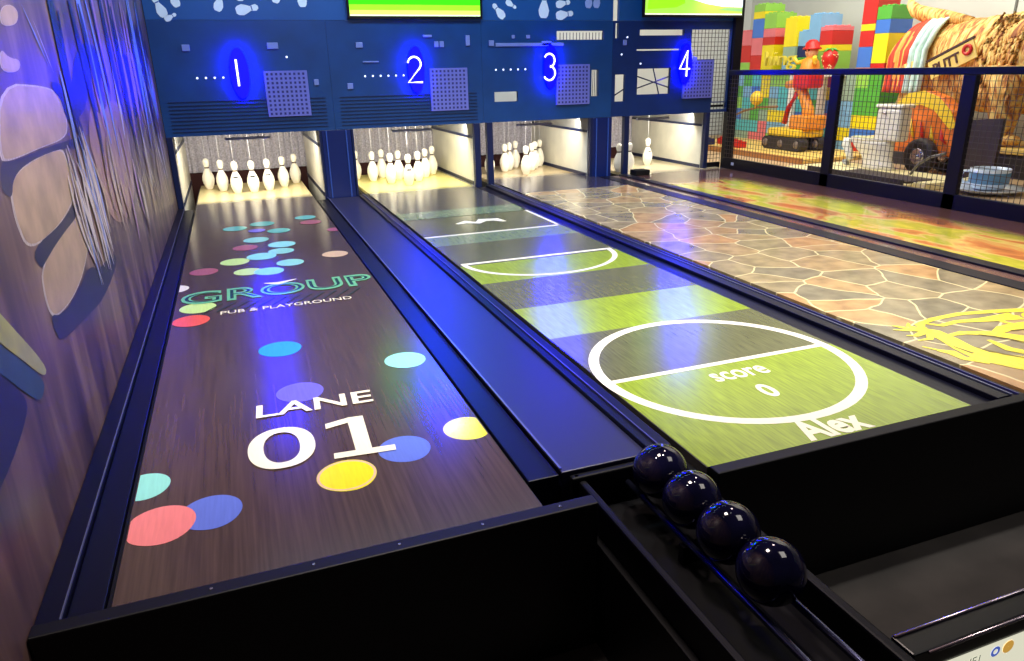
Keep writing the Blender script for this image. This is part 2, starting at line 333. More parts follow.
# long painted strands running down the wall
random.seed(11)
def strand(k, y0, z0, y1, z1, w, mi):
    L_ = []; R2 = []; n = 10; bend = random.uniform(-.06, .06)
    for q in range(n+1):
        t_ = q/n; y_ = y0+(y1-y0)*t_+bend*math.sin(PI*t_); z_ = z0+(z1-z0)*t_; ww = w*(math.sin(PI*min(1, t_*.9+.08))**.8)/2+.001
        L_.append((WX+.0030+.00003*k, y_-ww, z_)); R2.append((WX+.0030+.00003*k, y_+ww, z_))
    for q in range(n): poly(bm, [L_[q], L_[q+1], R2[q+1], R2[q]], mi)
for k in range(46):     # upper band
    y_ = random.uniform(1.5, 5.2); z1 = random.uniform(.62, 1.0); ln = random.uniform(.4, .9)
    strand(k, y_, z1+ln, y_+random.uniform(-.05, .15), z1, random.uniform(.03, .13)*(.6+.2*y_), random.choice((4, 5, 2, 5, 3, 2, 4, 2)))
for k in range(26):     # pale strands around the lower stones
    y_ = random.uniform(1.40, 1.95); z1 = random.uniform(.34, .5)
    strand(50+k, y_-.12+random.uniform(-.05, .1), random.uniform(.72, .9), y_, z1, random.uniform(.012, .035), random.choice((3, 3, 4, 3, 1)))
for k in range(34):
    y_ = random.uniform(2.0, 5.0); z1 = random.uniform(.1, .5)
    strand(80+k, y_, z1+random.uniform(.25, .45), y_+random.uniform(0, .15), z1, random.uniform(.02, .07), random.choice((3, 1, 8, 5, 8, 0)))
for a, b, w, mi in [((1.62,.8),(1.42,.38),.012,3),((1.70,.8),(1.62,.36),.02,3),((1.5,.75),(1.40,.5),.01,2),((1.74,.78),(1.85,.5),.014,4),((1.55,.6),(1.5,.37),.014,4),
                    ((2.3,.85),(2.25,.5),.016,3),((2.6,.9),(2.7,.55),.02,3),((3.0,.85),(2.95,.62),.02,3),((1.30,1.25),(1.45,1.08),.01,3),((1.2,1.28),(1.4,1.1),.014,4),((3.6,1.35),(4.3,.9),.02,3),((2.8,1.3),(3.1,.95),.02,5),((4.0,1.4),(5.0,.8),.03,3),((3.2,.8),(3.3,.45),.03,8),((3.6,.7),(4.1,.2),.03,1),((4.4,.75),(4.8,.3),.04,3)]:
    d = Vector((b[0]-a[0], b[1]-a[1])).normalized(); q = (-d[1]*w/2, d[0]*w/2); m_ = ((a[0]+b[0])/2, (a[1]+b[1])/2)
    poly(bm, [(WX+.0026, a[0], a[1]), (WX+.0026, m_[0]+q[0], m_[1]+q[1]), (WX+.0026, b[0], b[1]), (WX+.0026, m_[0]-q[0], m_[1]-q[1])], mi)

struct('wall_left', bm, MUR)

# ------------------------------------------------------------------ bowling lanes
LX = [(0.0, 1.0), (1.503, 2.524), (2.794, 3.884), (4.249, 5.40)]
def lane(i, label, surf):
    x0, x1 = LX[i]; yend = 6.75
    t = thing('bowling_lane', label, 'bowling lane', ((x0+x1)/2, 0, FZ))
    bm = bmesh.new(); box(bm, x0, x1-.0, 0, yend, -.03, 0); obj('lane_surface', bm, surf, t)
    bm = bmesh.new(); box(bm, x0-.02, x1+(.02 if i < 3 else -.005), .03, yend, FZ, -.031); obj('lane_base', bm, blackm, t)
    return t
l1 = lane(0, 'first bowling lane, dark wood with coloured dots and LANE 01', wood_lane('dark_walnut_lane', (66, 50, 46), (90, 70, 62), (240, 222, 160), 5.55))
l2 = lane(1, 'second bowling lane showing a green football pitch with score 0', wood_lane('pitch_lane_wood', (52, 52, 52), (88, 84, 76), (250, 236, 140), 5.4))
l3 = lane(2, 'third bowling lane showing grey and brown stone paving with a yellow beast', stone_mat('projected_paving_lane', 4.72, (200, 180, 140), 5.75))
l4 = lane(3, 'fourth bowling lane beside the mesh fence, glossy with painted yellow and orange reflections', reflection_mat('painted_reflection_lane'))

# graphics of lane one
CR = (0.003, 0.997)
cols = {'yellow': (238, 226, 20), 'blue': (100, 120, 215), 'aqua': (150, 232, 220), 'pink': (242, 135, 135), 'sky': (50, 160, 235), 'indigo': (112, 104, 215),
        'red': (235, 95, 75), 'lime': (205, 240, 140), 'rose': (170, 92, 110), 'sand': (225, 190, 150), 'cream': (240, 235, 210), 'mint': (150, 225, 205), 'teal': (90, 190, 170),
        'ink': (38, 28, 38)}
keys = list(cols); CM = [projected_colour(k, cols[k], .06) for k in keys]
D1 = [(.551,.352,.083,'yellow'), (.735,.438,.078,'blue'), (.948,.491,.075,'yellow'), (.016,.506,.07,'aqua'), (.194,.303,.078,'blue'), (.074,.291,.085,'pink'),
      (.48,.988,.082,'indigo'), (.443,1.464,.085,'sky'), (.894,1.137,.08,'aqua'), (.082,2.012,.082,'red'), (.106,2.214,.085,'lime'), (-.02,2.62,.07,'cream'),
      (.116,2.947,.078,'rose'), (.88,3.064,.08,'sand'), (.288,3.121,.085,'lime'), (.356,3.5,.079,'rose'), (.446,3.2,.09,'aqua'), (.571,3.3,.08,'mint'), (.355,2.84,.078,'lime'),
      (.47,2.80,.083,'aqua'), (.60,2.96,.081,'mint'), (.588,3.5,.089,'aqua'), (.433,3.72,.084,'mint'), (.301,4.2,.085,'teal'), (.498,4.3,.09,'teal'), (.60,3.98,.081,'teal'),
      (.828,4.42,.081,'teal'), (.847,4.2,.079,'rose'), (.985,3.84,.06,'rose'), (.45,4.05,.06,'indigo')]
bm = bmesh.new()
for k, (x, y, r, c) in enumerate(D1):
    z = .0008+.00004*k; n = 36; pts = []
    for j in range(n):      # petal: a circle with a faint point
        a = 2*PI*j/n; rr = r*(1+.06*max(0, math.cos(a+1.2))**6)
        pts.append((min(max(x+rr*math.cos(a), CR[0]), CR[1]), y+rr*1.02*math.sin(a), z))
    bm = bmesh.new(); poly(bm, pts, 0)
    if k == 0: arc(bm, x, y, r*.9, r*.99, z+.00002, mi=1)
    obj('projected_dot', bm, [CM[keys.index(c)], CM[keys.index('sand')]], l1, fix=False)
bm = bmesh.new(); zt = .0034
put_text(bm, text_mesh('LANE', .2, w=.385, h=.10, off=.003), flat(.517, .812, zt, -.05), 0)
obj('lane_lettering', bm, [projected_colour('lettering', (252, 246, 215), .03)], l1, fix=False)
bm = bmesh.new()
# wide 0 and slab 1
def ell_ring(bm, cx, cy, ax, ay, bx, by, z, mi=0, n=48):
    for k in range(n):
        a = 2*PI*k/n; b = 2*PI*(k+1)/n
        f = lambda t, p, q: (cx+p*math.copysign(abs(math.cos(t))**.9, math.cos(t)), cy+q*math.copysign(abs(math.sin(t))**.9, math.sin(t)), z)
        poly(bm, [f(a, bx, by), f(a, ax, ay), f(b, ax, ay), f(b, bx, by)], mi)
ell_ring(bm, .391, .588, .098, .132, .053, .098, zt)
for pl in ([(.53,.452),(.71,.437),(.713,.47),(.645,.476),(.655,.705),(.607,.709),(.532,.69),(.53,.655),(.602,.672),(.597,.48),(.533,.485)],):
    poly(bm, [(x, y, zt) for x, y in pl])
obj('lane_number', bm, [projected_colour('lettering', (252, 246, 215), .03)], l1, fix=False)
bm = bmesh.new()
put_text(bm, text_mesh('GROUP', .2, w=.97, h=.235, off=.006), flat(.505, 2.27, zt-.0003, 0), 0)
put_text(bm, text_mesh('GROUP', .2, w=.935, h=.175, off=-.004), flat(.505, 2.30, zt-.0001, 0), 1)
put_text(bm, text_mesh('PUB & PLAYGROUND', .2, w=.62, h=.05, off=.001), flat(.52, 2.045, zt, 0), 2)
stroke(bm, [(.43, 2.53), (.50, 2.50), (.60, 2.55)], [.01, .05, .01], zt, 2)
for k in range(12):    # raked shade strokes drawn under the word
    x = .2+k*.062; stroke(bm, [(x-.07, 2.1), (x+.02, 2.24)], .008, zt-.0006, 1)
obj('group_lettering', bm, [projected_colour('teal_letter', (110, 190, 140)), projected_colour('dark_green_letter', (28, 66, 62)), projected_colour('lettering', (252, 246, 215))], l1, fix=False)

# graphics of lane two: football pitch
x0, x1 = LX[1]
PG = [projected_colour('pitch_light', (136, 158, 34), .28), projected_colour('pitch_dark', (96, 98, 62), .25), projected_colour('pitch_line', (245, 240, 215), .04), projected_colour('pitch_sage', (112, 130, 96), .2)]
bm = bmesh.new(); z = .001
for a, b, k in ((0, .14, 0), (.14, .62, 0), (.62, 1.12, 1), (1.12, 1.55, 0), (1.55, 2.02, 1), (2.02, 2.42, 0), (2.42, 2.97, 1), (2.97, 3.24, 3), (3.24, 3.9, 1)):
    rect(bm, x0+.003, x1-.003, a, b, z, k)
z = .0016
arc(bm, 2.0, .62, .463, .503, z, mi=2)
rect(bm, 1.52, 2.48, .608, .635, z+.0003, 2)
rect(bm, x0+.003, x1-.003, 3.24, 3.275, z, 2); rect(bm, x0+.003, x1-.003, 3.92, 4.22, z, 3); rect(bm, x1-.03, x1-.003, 3.24, 4.0, z, 2)
rect(bm, x0+.02, x1-.02, 2.44, 2.475, z, 2)
arc(bm, 2.01, 2.45, .455, .487, z+.0002, PI, 2*PI, 40, 2, sy=.85)
obj('pitch_markings', bm, PG, l2, fix=False)
z = .0020; LT = projected_colour('lettering', (252, 246, 215), .03)
for nm, tx, w, h, off, cx, cy in (('score_lettering', 'score', .235, .072, .003, 2.0, .475), ('score_number', '0', .058, .105, .006, 1.995, .30), ('player_name', 'Alex', .25, .125, .007, 2.0, .004)):
    bm = bmesh.new(); put_text(bm, text_mesh(tx, .2, w=w, h=h, off=off), flat(cx, cy, z, 0)); obj(nm, bm, LT, l2, fix=False)
bm = bmesh.new(); stroke(bm, [(1.84, 3.62), (1.92, 3.66), (2.0, 3.6), (2.06, 3.68), (2.16, 3.66), (2.2, 3.56)], [.03, .09, .07, .1, .09, .03], z)
obj('pitch_emblem', bm, LT, l2, fix=False)

# yellow heraldic beast on lane three
bm = bmesh.new(); z = .0012
stroke(bm, [(2.96, .62), (3.0, .55), (2.985, .47), (2.955, .38), (2.945, .29), (3.0, .2), (3.1, .08)], [.05, .08, .08, .09, .12, .15, .17], z)
for p in ([(2.97,.6),(2.92,.615),(2.872,.64)], [(2.98,.57),(2.90,.55),(2.865,.565)], [(2.98,.6),(2.97,.65),(3.0,.68)], [(2.98,.55),(2.92,.5),(2.86,.505)], [(3.0,.6),(3.02,.65),(3.05,.66)], [(2.96,.6),(2.93,.65),(2.91,.68)]):
    stroke(bm, p, [.035, .025, .006], z+.0003)
stroke(bm, [(2.99, .60), (3.05, .655), (3.14, .675), (3.3, .68), (3.45, .65), (3.62, .60)], [.02, .03, .03, .035, .04, .05], z)
stroke(bm, [(3.05, .655), (3.1, .6), (3.2, .61), (3.33, .58), (3.5, .56)], [.01, .03, .03, .05, .09], z)
stroke(bm, [(3.02, .5), (3.1, .5), (3.2, .45), (3.25, .36), (3.3, .25), (3.36, .1)], [.02, .04, .06, .09, .12, .16], z)
stroke(bm, [(3.2, .44), (3.3, .47), (3.42, .46), (3.55, .42)], [.03, .06, .08, .1], z)
arc(bm, 3.44, .53, .05, .075, z+.0003, .3, 5.2, 28); arc(bm, 3.58, .5, .05, .08, z+.0003, .3, 5.2, 28)
stroke(bm, [(2.84, .4), (2.87, .36), (2.86, .3), (2.9, .25), (2.95, .28)], [.02, .05, .04, .06, .05], z)
stroke(bm, [(2.82, .45), (2.85, .39)], [.008, .02], z)
stroke(bm, [(3.12, .4), (3.1, .3), (3.15, .2), (3.2, .05)], [.02, .05, .05, .08], z)
stroke(bm, [(3.4, .35), (3.45, .2), (3.6, .1)], [.06, .09, .12], z)
for p in ([(3.0,.36),(3.03,.27),(3.09,.18)], [(2.93,.4),(2.935,.32)], [(3.14,.46),(3.2,.38),(3.24,.28)], [(3.3,.44),(3.42,.42)]):
    stroke(bm, p, [.006, .014, .006], z+.0006, 1)
obj('beast_drawing', bm, [projected_colour('beast_yellow', (240, 222, 60), .12), projected_colour('beast_line', (120, 105, 40), .1)], l3, fix=False)


# ------------------------------------------------------------------ rails and covers between the lanes
def rail(name, label, segs, parent=None, y0=0.0, y1=HY-.03, group=None):
    """segs: list of (part, x0, x1, z1, material)"""
    xs = [s[1] for s in segs]+[s[2] for s in segs]
    t = thing(name, label, 'lane divider', ((min(xs)+max(xs))/2, y0, FZ), group)
    for p, a, b, z1, m_ in segs:
        bm = bmesh.new(); box(bm, a, b, y0, y1, (-.45 if p in ('gutter', 'rail', 'cover') else z1-.006), z1); obj(p, bm, m_, t, bevel=.003 if p != 'edge_strip' else 0)
    return t
rail('lane_divider', 'black rail between the mural wall and the lane with dots', [('rail', WX+.002, -.095, -.004, railm), ('gutter', -.094, -.022, -.02, railm), ('edge_strip', -.0985, -.0958, .001, lineM)])
rail('lane_divider', 'wide glossy blue-black cover between the dotted lane and the pitch lane',
     [('gutter', 1.022, 1.115, -.018, railm), ('edge_strip', 1.115, 1.122, .004, lineM), ('cover', 1.123, 1.405, -.012, coverm), ('rail', 1.406, 1.482, .002, railm), ('edge_strip', 1.438, 1.443, .008, mat('navy_line', (60, 60, 130), .3))], y0=.15)
rail('lane_divider', 'stepped black rail between the pitch lane and the stone paving lane',
     [('gutter', 2.545, 2.645, -.014, railm), ('rail', 2.646, 2.70, .004, railm), ('edge_strip', 2.705, 2.711, .008, lineM), ('rail', 2.715, 2.772, -.002, railm), ('edge_strip', 2.74, 2.744, .004, mat('navy_line', (60, 60, 130), .3))])
rail('lane_divider', 'black rail with a brown middle strip between the stone lane and the fourth lane',
     [('rail', 3.905, 4.03, .0, railm), ('cover', 4.031, 4.13, -.004, mat('brown_gloss_strip', (112, 84, 76), .15)), ('rail', 4.131, 4.228, .008, railm)])
# front boards at the foul line
def front(label, x0, x1, screws):
    t = thing('front_board', label, 'front board', ((x0+x1)/2, -.03, FZ))
    bm = bmesh.new(); box(bm, x0, x1, -.045, -.002, FZ+.001, .003); obj('board', bm, blackm, t, bevel=.004)
    for x in screws:
        bm = bmesh.new(); lathe(bm, [(.004, 0), (.0035, .0015)], (x, -.022, .003), 10); obj('screw', bm, chrome, t)
    return t
front('black board across the end of the dotted lane', WX+.002, 1.14, (.2, .42, .62, .83, 1.04))
front('black board across the ends of the pitch and stone lanes', 1.51, 5.398, ())

# ------------------------------------------------------------------ pinsetter machines
panelblue = mat('machine_blue_panel', (14, 62, 122), .35, noise=.12, scale=5)
frameblue = mat('machine_frame_navy', (10, 26, 70), .35)
sidew = mat('pit_side_panel', (225, 222, 210), .45, noise=.08, scale=6)
curt = mat('grey_pit_curtain', (188, 184, 200), .8, noise=.3, scale=60)
pitdark = mat('dark_red_pit_cushion', (60, 20, 22), .8)
grillem = mat('lilac_grille', (105, 110, 200), .5)
grilled = mat('grille_hole', (35, 35, 110), .6)
bulbm = mat('small_lamp', (225, 232, 255), .4, emit=1.4)
fit = mat('pale_fitting', (120, 135, 200), .4)
def cells(bm, x0, x1, z0, z1, holes, y0, y1):
    xs = sorted({x0, x1, *[h[0] for h in holes], *[h[1] for h in holes]}); zs = sorted({z0, z1, *[h[2] for h in holes], *[h[3] for h in holes]})
    inh = lambda x, z: any(h[0] < x < h[1] and h[2] < z < h[3] for h in holes)
    for a, b in zip(zs, zs[1:]):
        run = None
        for c, d in zip(xs, xs[1:]):
            if inh((c+d)/2, (a+b)/2):
                if run: box(bm, run[0], run[1], y0, y1, a, b); run = None
            else: run = (run[0] if run else c, d)
        if run: box(bm, run[0], run[1], y0, y1, a, b)
def machine(label, x0, x1, ox0, ox1, holes, gx, gz, dots, sq, ztop=1.50, pw=None, panel=panelblue, posts=()):
    """x0,x1 outer; ox0,ox1 opening; holes seen through the front"""
    t = thing('pinsetter_machine', label, 'pinsetter', ((x0+x1)/2, 6.2, FZ))
    bm = bmesh.new(); cells(bm, x0, x1, .592, ztop, holes, HY, HY+.04); obj('front_panel', bm, panel, t)
    for a, b in posts:
        bm = bmesh.new(); box(bm, a, b, HY-.01, HY+.05, FZ, .592); obj('post', bm, frameblue, t, bevel=.004)
    # pit walls: white lower panel and grey upper band
    for a, b, s in ((ox0-.02, ox0, 1), (ox1, ox1+.02, -1)):
        bm = bmesh.new(); box(bm, a, b, HY+.06, BY, -.4, .46, 0); box(bm, a, b, HY+.06, BY, .46, .60, 1)
        fx = (b, b+.006) if s == 1 else (a-.006, a)
        box(bm, fx[0], fx[1], HY+.06, BY, .445, .47, 2); box(bm, fx[0], fx[1], HY+.06, BY, .0, .035, 2)
        obj('side_wall', bm, [sidew, mat('grey_upper_band', (140, 140, 140), .6), frameblue], t)
    bm = bmesh.new(); n = 60        # pleated curtain
    for k in range(n):
        xa = ox0+(ox1-ox0)*k/n; xb = ox0+(ox1-ox0)*(k+1)/n; ya = BY-.04+.012*math.sin(k*1.9); yb = BY-.04+.012*math.sin((k+1)*1.9)
        poly(bm, [(xa, ya, .11), (xb, yb, .11), (xb, yb, .6), (xa, ya, .6)])
    obj('back_curtain', bm, curt, t, fix=False)
    bm = bmesh.new(); box(bm, ox0, ox1, BY, BY+.05, -.4, .6); obj('pit_cushion', bm, pitdark, t)
    bm = bmesh.new(); box(bm, ox0-.02, ox1+.02, HY+.05, BY+.05, .60, .63); obj('pit_roof', bm, blackm, t)
    bm = bmesh.new(); cx = (ox0+ox1)/2; box(bm, cx-.19, cx+.19, 5.52, 5.56, .535, .555); obj('string_bar', bm, mat('bar_lilac', (170, 175, 215), .4, .4), t)
    bm = bmesh.new()
    for k in range(9): box(bm, x0+.06, x1-.06, HY-.006, HY, .625+k*.03, .631+k*.03)
    if not holes: obj('louvre', bm, frameblue, t)
    # square grille with perforations
    if gx:
        bm = bmesh.new(); box(bm, gx, gx+.36, HY-.02, HY, gz, gz+.375, 0)
        for i in range(9):
            for j in range(10): box(bm, gx+.018+i*.0375, gx+.036+i*.0375, HY-.0215, HY-.019, gz+.015+j*.036, gz+.034+j*.036, 1)
        obj('grille', bm, [grillem, grilled], t)
    for x, z in dots:
        bm = bmesh.new(); lathe(bm, [(.009, 0), (.007, -.006)], (x, HY, z), 10, axis='y'); obj('indicator_lamp', bm, bulbm, t)
    for x, z, w, h in sq:
        bm = bmesh.new(); box(bm, x-w/2, x+w/2, HY-.012, HY, z-h/2, z+h/2); obj('fitting', bm, fit, t, bevel=.003)
    return t

dark1 = mat('machine_navy_lower', (16, 56, 112), .35, noise=.15, scale=4)
P12 = [(HX, .6) for HX in ()]
ma = machine('pinsetter machine of the first lane with solid blue front beside the mural wall', WX+.005, 1.255, -.1, 1.105, [], .698, .725,
     [(.17+.068*k, 1.055) for k in range(4)]+[(.905, 1.21)], [(.12, 1.29, .06, .05), (.80, 1.3, .09, .05), (1.13, 1.0, .04, .05)], posts=[(WX+.005, -.1), (1.105, 1.125)])
mb = machine('pinsetter machine of the second lane with blue front below the green screen', 1.257, 2.662, 1.41, 2.56, [], 2.15, .72,
     [(1.56+.07*k, 1.04) for k in range(6)], [(1.53, 1.30, .06, .045), (1.62, 1.16, .14, .012), (1.42, .96, .05, .05), (2.23, 1.3, .04, .05), (2.28, 1.3, .04, .05), (2.15, 1.37, .08, .02), (2.53, 1.33, .04, .09)], posts=[(1.39, 1.41), (2.56, 2.62)])
mc = machine('pinsetter machine of the third lane with blue front and a bright gap at the top', 2.664, 4.035, 2.70, 3.80, [(3.43, 3.94, 1.33, 1.41), (2.78, 3.02, .78, .87), (3.81, 3.89, .80, 1.05)], 3.42, .73,
     [(2.80+.075*k, 1.07) for k in range(5)], [(2.76, 1.305, .05, .05), (2.98, 1.36, .03, .03), (3.13, 1.36, .04, .03), (3.15, 1.29, .7, .03), (3.32, 1.30, .1, .04)], posts=[(2.69, 2.75), (3.80, 3.83)])
md = machine('open dark blue pinsetter machine of the fourth lane beside the tall post', 4.037, 5.449, 4.06, 5.19,
     [(4.065, 4.10, 1.34, 1.48), (4.075, 4.19, .74, 1.0), (4.34, 4.86, 1.365, 1.42), (4.31, 4.83, 1.222, 1.237), (4.33, 4.72, .80, 1.05), (4.95, 5.44, 1.13, 1.42), (5.25, 5.44, .70, 1.13), (5.24, 5.44, .62, .69)], 4.87, .745,
     [(4.14, 1.19), (4.36, 1.10), (4.2, 1.35)], [(4.17, 1.30, .04, .05), (5.0, 1.13, .05, .05)], posts=[(4.194, 4.251), (5.19, 5.24)], panel=mat('machine_navy_panel', (12, 44, 104), .35, noise=.15, scale=4))
def drop(t, name, keep=None):      # the inner side walls that lanes three and four do not have
    cs = [c for c in COL.objects if c.parent == t and c.name.split('.')[0] == name]
    cs.sort(key=lambda c: sum(v.co.x for v in c.data.vertices)/len(c.data.vertices)); bpy.data.objects.remove(cs[0])
drop(mc, 'side_wall'); drop(md, 'side_wall')
for a, b in (((4.33, .86), (4.72, .97)), ((4.33, .98), (4.72, .86)), ((4.08, .80), (4.19, .86)), ((4.52, 1.06), (4.60, .80))):
    bm = bmesh.new(); tube(bm, [(a[0], HY+.02, a[1]), (b[0], HY+.02, b[1])], .007, 6); obj('strut', bm, frameblue, md)
bm = bmesh.new()
for k in range(14): box(bm, 3.47+k*.035, 3.475+k*.035, HY+.015, HY+.02, 1.33, 1.395)
obj('grating', bm, frameblue, mc)
bm = bmesh.new()
for k in range(4): tube(bm, [(3.812+.02*k, HY+.02, .80), (3.815+.02*k, HY+.02, 1.05)], .003, 6)
obj('grating', bm, frameblue, mc)
def column(label, x0, x1):
    t = thing('divider_column', label, 'column', ((x0+x1)/2, HY, FZ))
    bm = bmesh.new(); box(bm, x0, x1, HY-.0, HY+.045, FZ+.001, .59); obj('cover_plate', bm, mat('column_navy', (10, 30, 92), .3), t, bevel=.004)
    for x in (x0+.035, x1-.05):
        bm = bmesh.new(); box(bm, x, x+.012, HY-.012, HY-.001, FZ+.01, .585); obj('edge_strip', bm, mat('blue_edge_strip', (50, 80, 160), .3), t, bevel=.003)
    return t
column('navy column plate between the pits of the first and second lanes', 1.127, 1.388)
column('navy column plate between the pits of the third and fourth lanes', 3.832, 4.05)
t = thing('pit_kickback', 'low black block on the left edge of the fourth pin deck', 'block', (4.32, 5.3, 0))
bm = bmesh.new(); box(bm, 4.252, 4.42, 5.20, 5.33, .001, .055); obj('block', bm, blackm, t, bevel=.006)

# masking boards over the machines, painted with skittles
pinw = mat('painted_pin_white', (225, 232, 245), .4); pinl = mat('painted_pin_lilac', (150, 165, 225), .4)
def masking(label, x0, x1, pins, z0=1.502):
    t = thing('masking_board', label, 'masking board', ((x0+x1)/2, HY, z0))
    bm = bmesh.new(); box(bm, x0, x1, HY-.0, HY+.04, z0, 2.35); obj('board', bm, mat('masking_blue', (20, 78, 145), .4, noise=.08, scale=3), t)
    for cx, cz, a, s, mi in pins:
        bm = bmesh.new(); pr = [(-.5, .12), (-.4, .2), (-.2, .24), (0, .17), (.15, .1), (.28, .13), (.4, .14), (.5, .06)]
        o2 = [(u, v) for u, v in pr]+[(u, -v) for u, v in pr[::-1]]
        ca, sa = math.cos(a), math.sin(a)
        prism(bm, [(cx+s*(u*ca-v*sa), HY-.001, cz+s*(u*sa+v*ca)) for u, v in o2], (0, -.002, 0)); obj('painted_pin', bm, pinw if mi == 0 else pinl, t)
        bm = bmesh.new(); u = .18
        prism(bm, [(cx+s*(p*ca-q*sa), HY-.0032, cz+s*(p*sa+q*ca)) for p, q in ((u, -.1), (u+.05, -.1), (u+.05, .1), (u, .1))], (0, -.001, 0)); obj('painted_band', bm, mat('band_blue', (60, 90, 160), .5), t)
    return t
masking('blue masking board with white skittles above the first lane', WX+.005, 1.44, [(-0.027, 1.598, 1.958, 0.164, 0), (0.086, 1.665, 1.927, 0.146, 0), (0.43, 1.639, 1.171, 0.154, 0), (0.635, 1.585, 0.174, 0.179, 0), (0.625, 1.682, 0.245, 0.132, 0), (1.083, 1.683, 1.608, 0.161, 0), (0.888, 1.704, 1.237, 0.152, 0), (0.293, 1.831, 0.542, 0.144, 0), (0.044, 1.522, 0.473, 0.099, 0)])
masking('plain blue masking board behind the green screen of the second lane', 1.442, 2.683, [])
masking('blue masking board with white skittles above the third lane', 2.685, 4.035, [(2.841, 1.581, 2.298, 0.158, 0), (2.966, 1.638, -0.542, 0.114, 0), (3.298, 1.635, 1.522, 0.225, 0), (3.495, 1.651, 0.189, 0.149, 0), (3.511, 1.554, 0.15, 0.181, 0), (3.769, 1.692, 1.458, 0.16, 1), (3.855, 1.694, 1.458, 0.16, 1)])
masking('dark masking board behind the green and white screen of the fourth lane', 4.10, 5.449, [])

# screens
def screen(label, x0, x1, z0, z1, bands, extra=None, f=0):
    t = thing('display_screen', label, 'screen', ((x0+x1)/2, HY-.03, z0))
    bm = bmesh.new(); box(bm, x0-.02, x1+.02, HY-.035, HY-.003, z0-.022, z1+.02); obj('bezel', bm, black, t, bevel=.004)
    bm = bmesh.new(); ms = []
    for k, (a, b, rgb) in enumerate(bands):
        poly(bm, [(x0, HY-.0365, a), (x1, HY-.0365, a), (x1, HY-.0365, b), (x0, HY-.0365, b)], k); ms.append(mat('screen_%d_%d_%d' % rgb, rgb, .3, emit=1.0, spec=.1))
    if extra:
        for k, (pts, rgb) in enumerate(extra):
            poly(bm, [(x, HY-.0372-.0004*k, z) for x, z in pts], len(ms)); ms.append(mat('screen_%d_%d_%d' % rgb, rgb, .3, emit=1.0, spec=.1))
    obj('picture', bm, ms, t, fix=False)
    for c in COL.objects:
        if c.parent == t:
            for v in c.data.vertices: v.co.y -= f
screen('bright green screen above the second lane with pale lower edge', 1.468, 2.65, 1.533, 2.2, [(1.533, 1.545, (235, 250, 190)), (1.545, 1.58, (205, 250, 100)), (1.58, 1.625, (150, 238, 40)), (1.625, 2.2, (60, 232, 20))])
screen('green and white screen above the fourth lane', 4.345, 5.49, 1.552, 2.2, [(1.552, 1.565, (240, 248, 215)), (1.565, 2.2, (165, 225, 80))],
       [([(4.37, 1.60), (4.7, 1.62), (4.8, 1.66), (4.75, 1.9), (4.4, 1.9)], (150, 240, 35)), ([(4.85, 1.70), (5.05, 1.655), (5.25, 1.63), (5.49, 1.625), (5.49, 2.0), (4.8, 2.0)], (205, 222, 235)), ([(5.2, 1.60), (5.49, 1.585), (5.49, 1.615), (5.3, 1.62)], (130, 170, 110))], f=.042)

# number signs: white neon digit on a blue backlit plate
neon = mat('white_neon', (250, 250, 255), .4, emit=2.2)
bluelit = mat('blue_backlit_acrylic', (0, 0, 255), .35, emit=1.0)
bluelit.node_tree.nodes['Principled BSDF'].inputs['Emission Strength'].default_value = 95.0
def arcp(cx, cz, rx, rz, a0, a1, n=14):
    return [(cx+rx*math.cos(math.radians(a0+(a1-a0)*k/n)), cz+rz*math.sin(math.radians(a0+(a1-a0)*k/n))) for k in range(n+1)]
DIG = {'1': [[(0, .105), (0, -.105)]],
       '2': [arcp(0, .045, .06, .06, 170, -30)+[(-.062, -.112), (.068, -.112)]],
       '3': [arcp(-.005, .055, .055, .06, 150, -80)+arcp(-.005, -.06, .06, .065, 80, -150)],
       '4': [[(.025, -.125), (.025, .125), (-.06, -.05), (.06, -.05)]]}
for dch, x in (('1', .507), ('2', 2.02), ('3', 3.352), ('4', 4.87)):
    t = thing('number_sign', 'glowing white number %s on a blue lit plate' % {'1': 'one', '2': 'two', '3': 'three', '4': 'four'}[dch], 'number sign', (x, HY-.03, 1.09))
    bm = bmesh.new(); pts = [(x+.075*math.cos(2*PI*k/32), HY-.045, 1.085+.20*math.sin(2*PI*k/32)) for k in range(32)]
    prism(bm, pts, (0, .02, 0)); obj('backlit_plate', bm, bluelit, t)
    for ln in DIG[dch]:
        bm = bmesh.new(); tube(bm, [(x-.018+a, HY-.055, 1.09+b) for a, b in ln], .0078, 8); obj('neon_digit', bm, neon, t)

# ------------------------------------------------------------------ pins
pinm = mat('pin_white', (250, 246, 235), .3, coat=.3)
PROF = [(.028, 0), (.033, .006), (.051, .055), (.057, .095), (.053, .13), (.038, .168), (.022, .2), (.0205, .212), (.0235, .225), (.0305, .25), (.0318, .268), (.027, .288), (.013, .3), (.002, .302)]
bmp = bmesh.new(); lathe(bmp, PROF, (0, 0, 0), 24); bmesh.ops.recalc_face_normals(bmp, faces=bmp.faces)
pin_me = bpy.data.meshes.new('pin_body'); bmp.to_mesh(pin_me); bmp.free(); pin_me.materials.append(pinm)
bmp = bmesh.new(); tube(bmp, [(0, 0, .3), (0, 0, .598)], .0022, 6); str_me = bpy.data.meshes.new('string'); bmp.to_mesh(str_me); bmp.free(); str_me.materials.append(mat('pale_string', (215, 215, 225), .6))
bmp = bmesh.new(); lathe(bmp, [(.0222, .204), (.0215, .208), (.0215, .214), (.0225, .218)], (0, 0, 0), 16); neck_me = bpy.data.meshes.new('neck_band'); bmp.to_mesh(neck_me); bmp.free(); neck_me.materials.append(mat('neck_grey', (90, 75, 70), .5))
bmp = bmesh.new()
